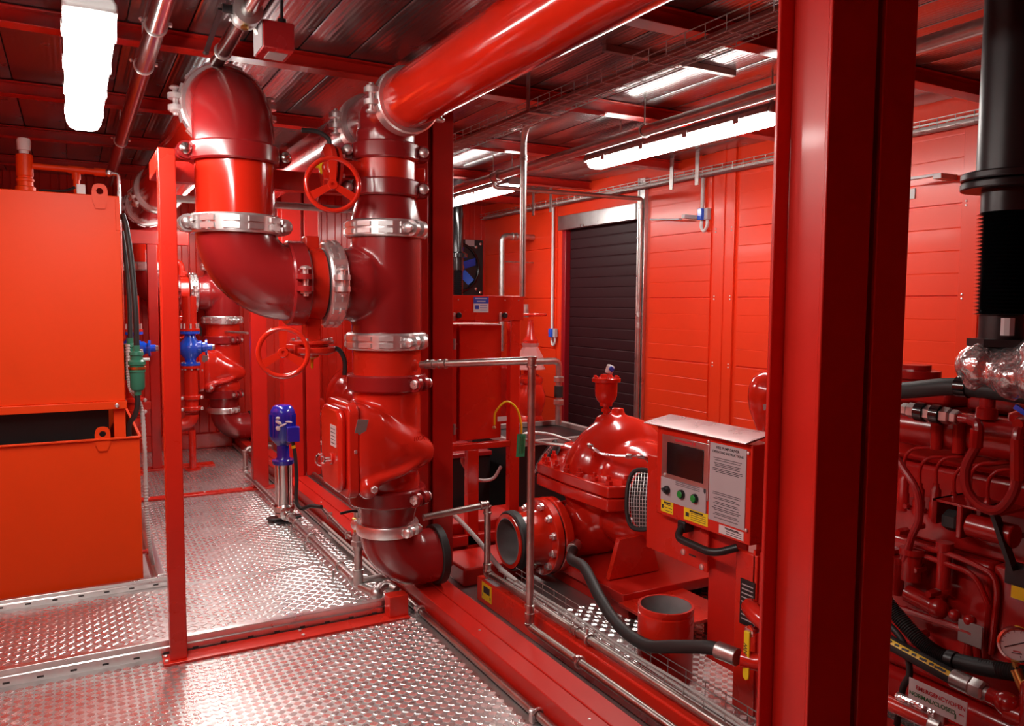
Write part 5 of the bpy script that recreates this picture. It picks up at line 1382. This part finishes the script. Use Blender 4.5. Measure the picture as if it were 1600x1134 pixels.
# exhaust
t = thing('exhaust_stack', 'big black exhaust pipe with ribbed bellows at the right edge', 'pipe', (2.42, 1.36, 1.36))
EX, EY = 2.42, 1.357
MB().cyl((EX, EY, 1.87), (EX, EY, ZC+.001), .088, n=40).build('stack', 'black', t)
for z in (1.845, 1.872):
    MB().lathe((EX, EY, z), (0,0,1), [(.125, 0), (.128, .004), (.128, .018), (.125, .022)], 40).build('flange', 'black', t)
MB().cyl((EX, EY, 1.78), (EX, EY, 1.846), .072, n=36).build('neck', 'black', t)
MB().lathe((EX, EY, 1.475), (0,0,1), [((.080 if i % 2 else .062), .305*i/54) for i in range(55)], 36).build('bellows', 'black_gloss', t, sharp=80)
MB().cyl((EX, EY, 1.40), (EX, EY, 1.476), .062, n=32).lathe((EX, EY, 1.385), (0,0,1), [(.09, 0), (.09, .022)], 6).build('foot_flange', 'black', t)
MB().cyl((EX-.07, EY-.055, 1.42), (EX-.07, EY-.055, 1.47), .018, n=8).build('foil_nut', 'label_white', t)
t = thing('heat_blanket', 'crumpled silver heat blanket wrapped under the exhaust', 'insulation', (2.42, 1.25, 1.28))
b = MB().ell((2.43, 1.17, 1.325), (.17, .13, .14), 30, 18).ell((2.40, 1.375, 1.325), (.11, .085, .085), 24, 14).ell((2.42, 1.28, 1.31), (.13, .1, .09), 24, 14)
o = b.build('blanket', 'foil', t, remesh=.012, smooth=2)
tx = bpy.data.textures.new('crumple', 'CLOUDS'); tx.noise_scale = .05
dm = o.modifiers.new('crumple', 'DISPLACE'); dm.texture = tx; dm.strength = .03; dm.mid_level = .5
# lower hoses, fittings, gauge, sign
t = thing('corrugated_hose', 'black corrugated hose running to the pressure gauge', 'hose', (2.05, 1.3, .55))
path = spline([(2.15, 1.62, .80), (2.08, 1.50, .70), (2.05, 1.448, .655), (2.05, 1.394, .61), (2.05, 1.323, .565), (2.05, 1.257, .549), (2.05, 1.162, .562), (2.05, 1.075, .583), (2.05, 1.0, .60)], 26)
MB().tube(path, .02, 12, rs=[.0225 if i % 2 else .0195 for i in range(len(path))]).build('hose', 'rubber', t, sharp=80)
MB().lathe((2.05, 1.235, .549), (0,1,-.1), [(.024, -.012), (.026, -.011), (.026, .011), (.024, .012)], 18).build('joint', 'black', t)
t = thing('pressure_hose', 'black hose with yellow lettering band and steel end fitting', 'hose', (2.0, 1.3, .54))
hp = spline([(2.10, 1.62, .60), (2.03, 1.50, .57), (2.0, 1.411, .556), (2.0, 1.327, .543), (2.0, 1.243, .533), (2.0, 1.195, .527)], 10)
MB().tube(hp, .0205, 14).build('hose', 'rubber', t)
b = MB(); vs = []; 
for p in hp[6:]:
    for (dx, dz) in ((-.0195, .0075), (-.0165, .0128), (-.0110, .0176)):
        vs.append((p.x+dx*1.02, p.y, p.z+dz*1.02))
n = len(vs)//3
b.add(vs, [(3*i+j, 3*i+j+1, 3*i+j+4, 3*i+j+3) for i in range(n-1) for j in range(2)])
bo = b.build('print_band', 'yellow', t)
for i in range(9, len(hp)-3, 3):
    p = hp[i]
    MB().obox((p.x-.0172, p.y, p.z+.0133), (.0014, .012 if i % 2 else .02, .006), frame((.62, 0, .78), (-.78, 0, .62))).build('print_mark', 'print_dark', t)
MB().cyl((2.0, 1.20, .527), (2.0, 1.150, .5255), .024, n=18).build('ferrule', 'galv', t, bev=.002)
MB().hexb((2.0, 1.150, .5255), (0,-1,0), .026, .035).cyl((2.0, 1.115, .524), (2.0, 1.10, .523), .017, n=14).build('nut', 'galv', t)
t = thing('cooling_manifold', 'red cast cooling water manifold with gauge connection at the corner', 'manifold', (2.0, 1.0, .2))
MB().cyl((2.0, 1.105, .522), (2.0, 1.04, .52), .020, n=16).ell((2.0, 1.06, .52), (.030, .032, .03)).cyl((2.01, .98, .30), (2.01, .98, .585), .052, n=24).ell((2.01, .98, .585), (.052, .052, .03)).cyl((2.0, 1.06, .5), (2.01, .98, .50), .03, n=16).build('body', 'engine_red', t, sharp=60)
MB().lathe((2.01, .98, .42), (0,0,1), [(.054, 0), (.062, .005), (.062, .02), (.054, .025)], 24).build('rib', 'engine_red', t)
MB().cyl((2.02, 1.03, .56), (2.03, 1.06, .60), .014, n=12).build('tee', 'brass', t)
MB().box((2.0, .9, .10), (2.25, 1.06, .30)).build('pedestal', 'engine_red', t, bev=.01)
t = thing('pressure_gauge', 'round white-faced pressure gauge with steel rim at the right edge', 'gauge', (2.05, 1.072, .61))
gn = V((-.80, -.55, .12)).normalized(); gc = V((2.05, 1.072, .658))
MB().lathe(gc-gn*.03, gn, [(.036, 0), (.040, .004), (.040, .026), (.044, .028), (.044, .036), (.039, .038), (.039, .020)], 32, cap=False).build('case', 'chrome', t)
MB().lathe(gc-gn*.01, gn, [(.0388, 0), (.0388, .012)], 32).build('dial', 'dial', t)
gf = frame(gn, (0,0,1))
def onface(a, r): return gc+gn*.0026+gf @ V((r*math.cos(a), r*math.sin(a), 0))
for k in range(11):
    a = 2.3*PI/2+1.0+k*.44-1.2
    d = (onface(a, 1)-onface(a, 0)).normalized()
    MB().obox(onface(a, .032), (.006, .0012, .0006), MX((d, gn.cross(d), gn)).transposed()).build('tick', 'print_dark', t)
d = (onface(-1.15, 1)-onface(-1.15, 0)).normalized()
MB().obox(onface(-1.15, -.006)+d*.004, (.054, .0025, .001), MX((d, gn.cross(d), gn)).transposed()).build('needle', 'print_dark', t)
MB().obox(onface(PI, .018), (.0025, .016, .0006), gf).build('dial_print', 'print_red', t)
MB().obox(onface(PI, .023), (.002, .022, .0006), gf).build('dial_print', 'print_dark', t)
MB().cyl((2.05, 1.075, .615), (2.04, 1.06, .585), .009, n=10).build('stem', 'brass', t)
t = thing('valve_sign', 'small white sign reading EMERGENCY/OPEN and NORMAL/CLOSED low on the right', 'sign', (1.95, 1.21, .43))
MB().box((1.95, 1.130, .438), (1.9525, 1.290, .502)).build('plate', 'label_white', t, bev=.001)
text('sign_text', 'EMERGENCY/OPEN', (1.9494, 1.1335, .4775), (0,-1,0), (0,0,1), .0158, 'print_red', t, 'RIGHT')
text('sign_text', 'NORMAL/CLOSED', (1.9494, 1.2875, .457), (0,-1,0), (0,0,1), .0158, 'print_green', t)
MB().box((1.9492, 1.137, .4625), (1.9498, 1.150, .4655)).build('sign_mark', 'print_red', t)
MB().box((1.9492, 1.157, .4465), (1.9498, 1.1605, .4595)).build('sign_mark', 'print_green', t)
t = thing('sign_bracket', 'red pipe with wrapped silver lever carrying the small sign', 'pipe', (1.96, 1.25, .40))
MB().cyl((1.97, 1.60, .385), (1.97, .95, .405), .021, n=16).build('pipe', 'red', t)
MB().tube(spline([(1.955, 1.325, .432), (1.956, 1.27, .434), (1.957, 1.215, .432)], 6), .012, 10).build('lever_wrap', 'foil', t)
MB().cyl((1.965, 1.23, .395), (1.965, 1.195, .397), .027, n=16).box((1.953, 1.19, .40), (1.975, 1.235, .45)).build('clamp', 'galv', t, bev=.003)
MB().box((1.96, 1.56, .001), (2.0, 1.62, .40)).build('post', 'red', t, bev=.004)
hose('thin_cable', 'thin black cable hanging between the hoses on the engine side', 'cable', [(2.06, 1.55, .62), (2.03, 1.44, .60), (2.02, 1.36, .56), (2.02, 1.335, .48), (2.03, 1.36, .42), (2.04, 1.38, .30)], .009, 'rubber')
t = thing('air_vessel', 'round red vessel top peeking out behind the near column', 'vessel', (2.9, 2.70, .9))
MB().lathe((2.9, 2.70, .86), (0,0,1), [(.03, 0), (.05, .05), (.085, .14), (.095, .20), (.092, .25), (.075, .295), (.04, .325), (.0, .333)], 28).build('dome', 'red_gloss', t)
MB().cyl((2.9, 2.70, .0), (2.9, 2.70, .88), .035, n=16).cyl((2.9, 2.7, 0), (2.9, 2.7, .02), .09, n=20).build('stand', 'red', t)
MB().obox((2.845, 2.63, 1.03), (.002, .07, .03), frame((-.3, -.1, 1), (.7, .7, 0))).build('label', 'label_grey', t)
t = thing('engine_skid', 'red skid under the diesel engine', 'frame', (2.8, 1.1, 0))
MB().box((2.30, -.2, 0), (2.42, 1.95, .09)).build('beam', 'red_steel', t, bev=.004)
MB().box((3.0, -.2, 0), (3.12, 1.95, .09)).build('beam', 'red_steel', t, bev=.004)
t = thing('flywheel_housing', 'red bell housing joining engine and pump shaft', 'housing', (2.72, 2.3, .2))
MB().lathe((2.70, 1.95, .53), (0,1,0), [(.30, 0), (.32, .02), (.32, .12), (.22, .2), (.12, .26), (.06, .3), (.06, .85), (.10, .88), (.10, 1.0)], 32).build('housing', 'engine_red', t, sharp=30)
MB().box((2.6, 2.0, .001), (2.8, 2.1, .25)).build('mount', 'engine_red', t, bev=.01)
for o in list(bpy.data.objects):
    if '_o' in o: del o['_o']
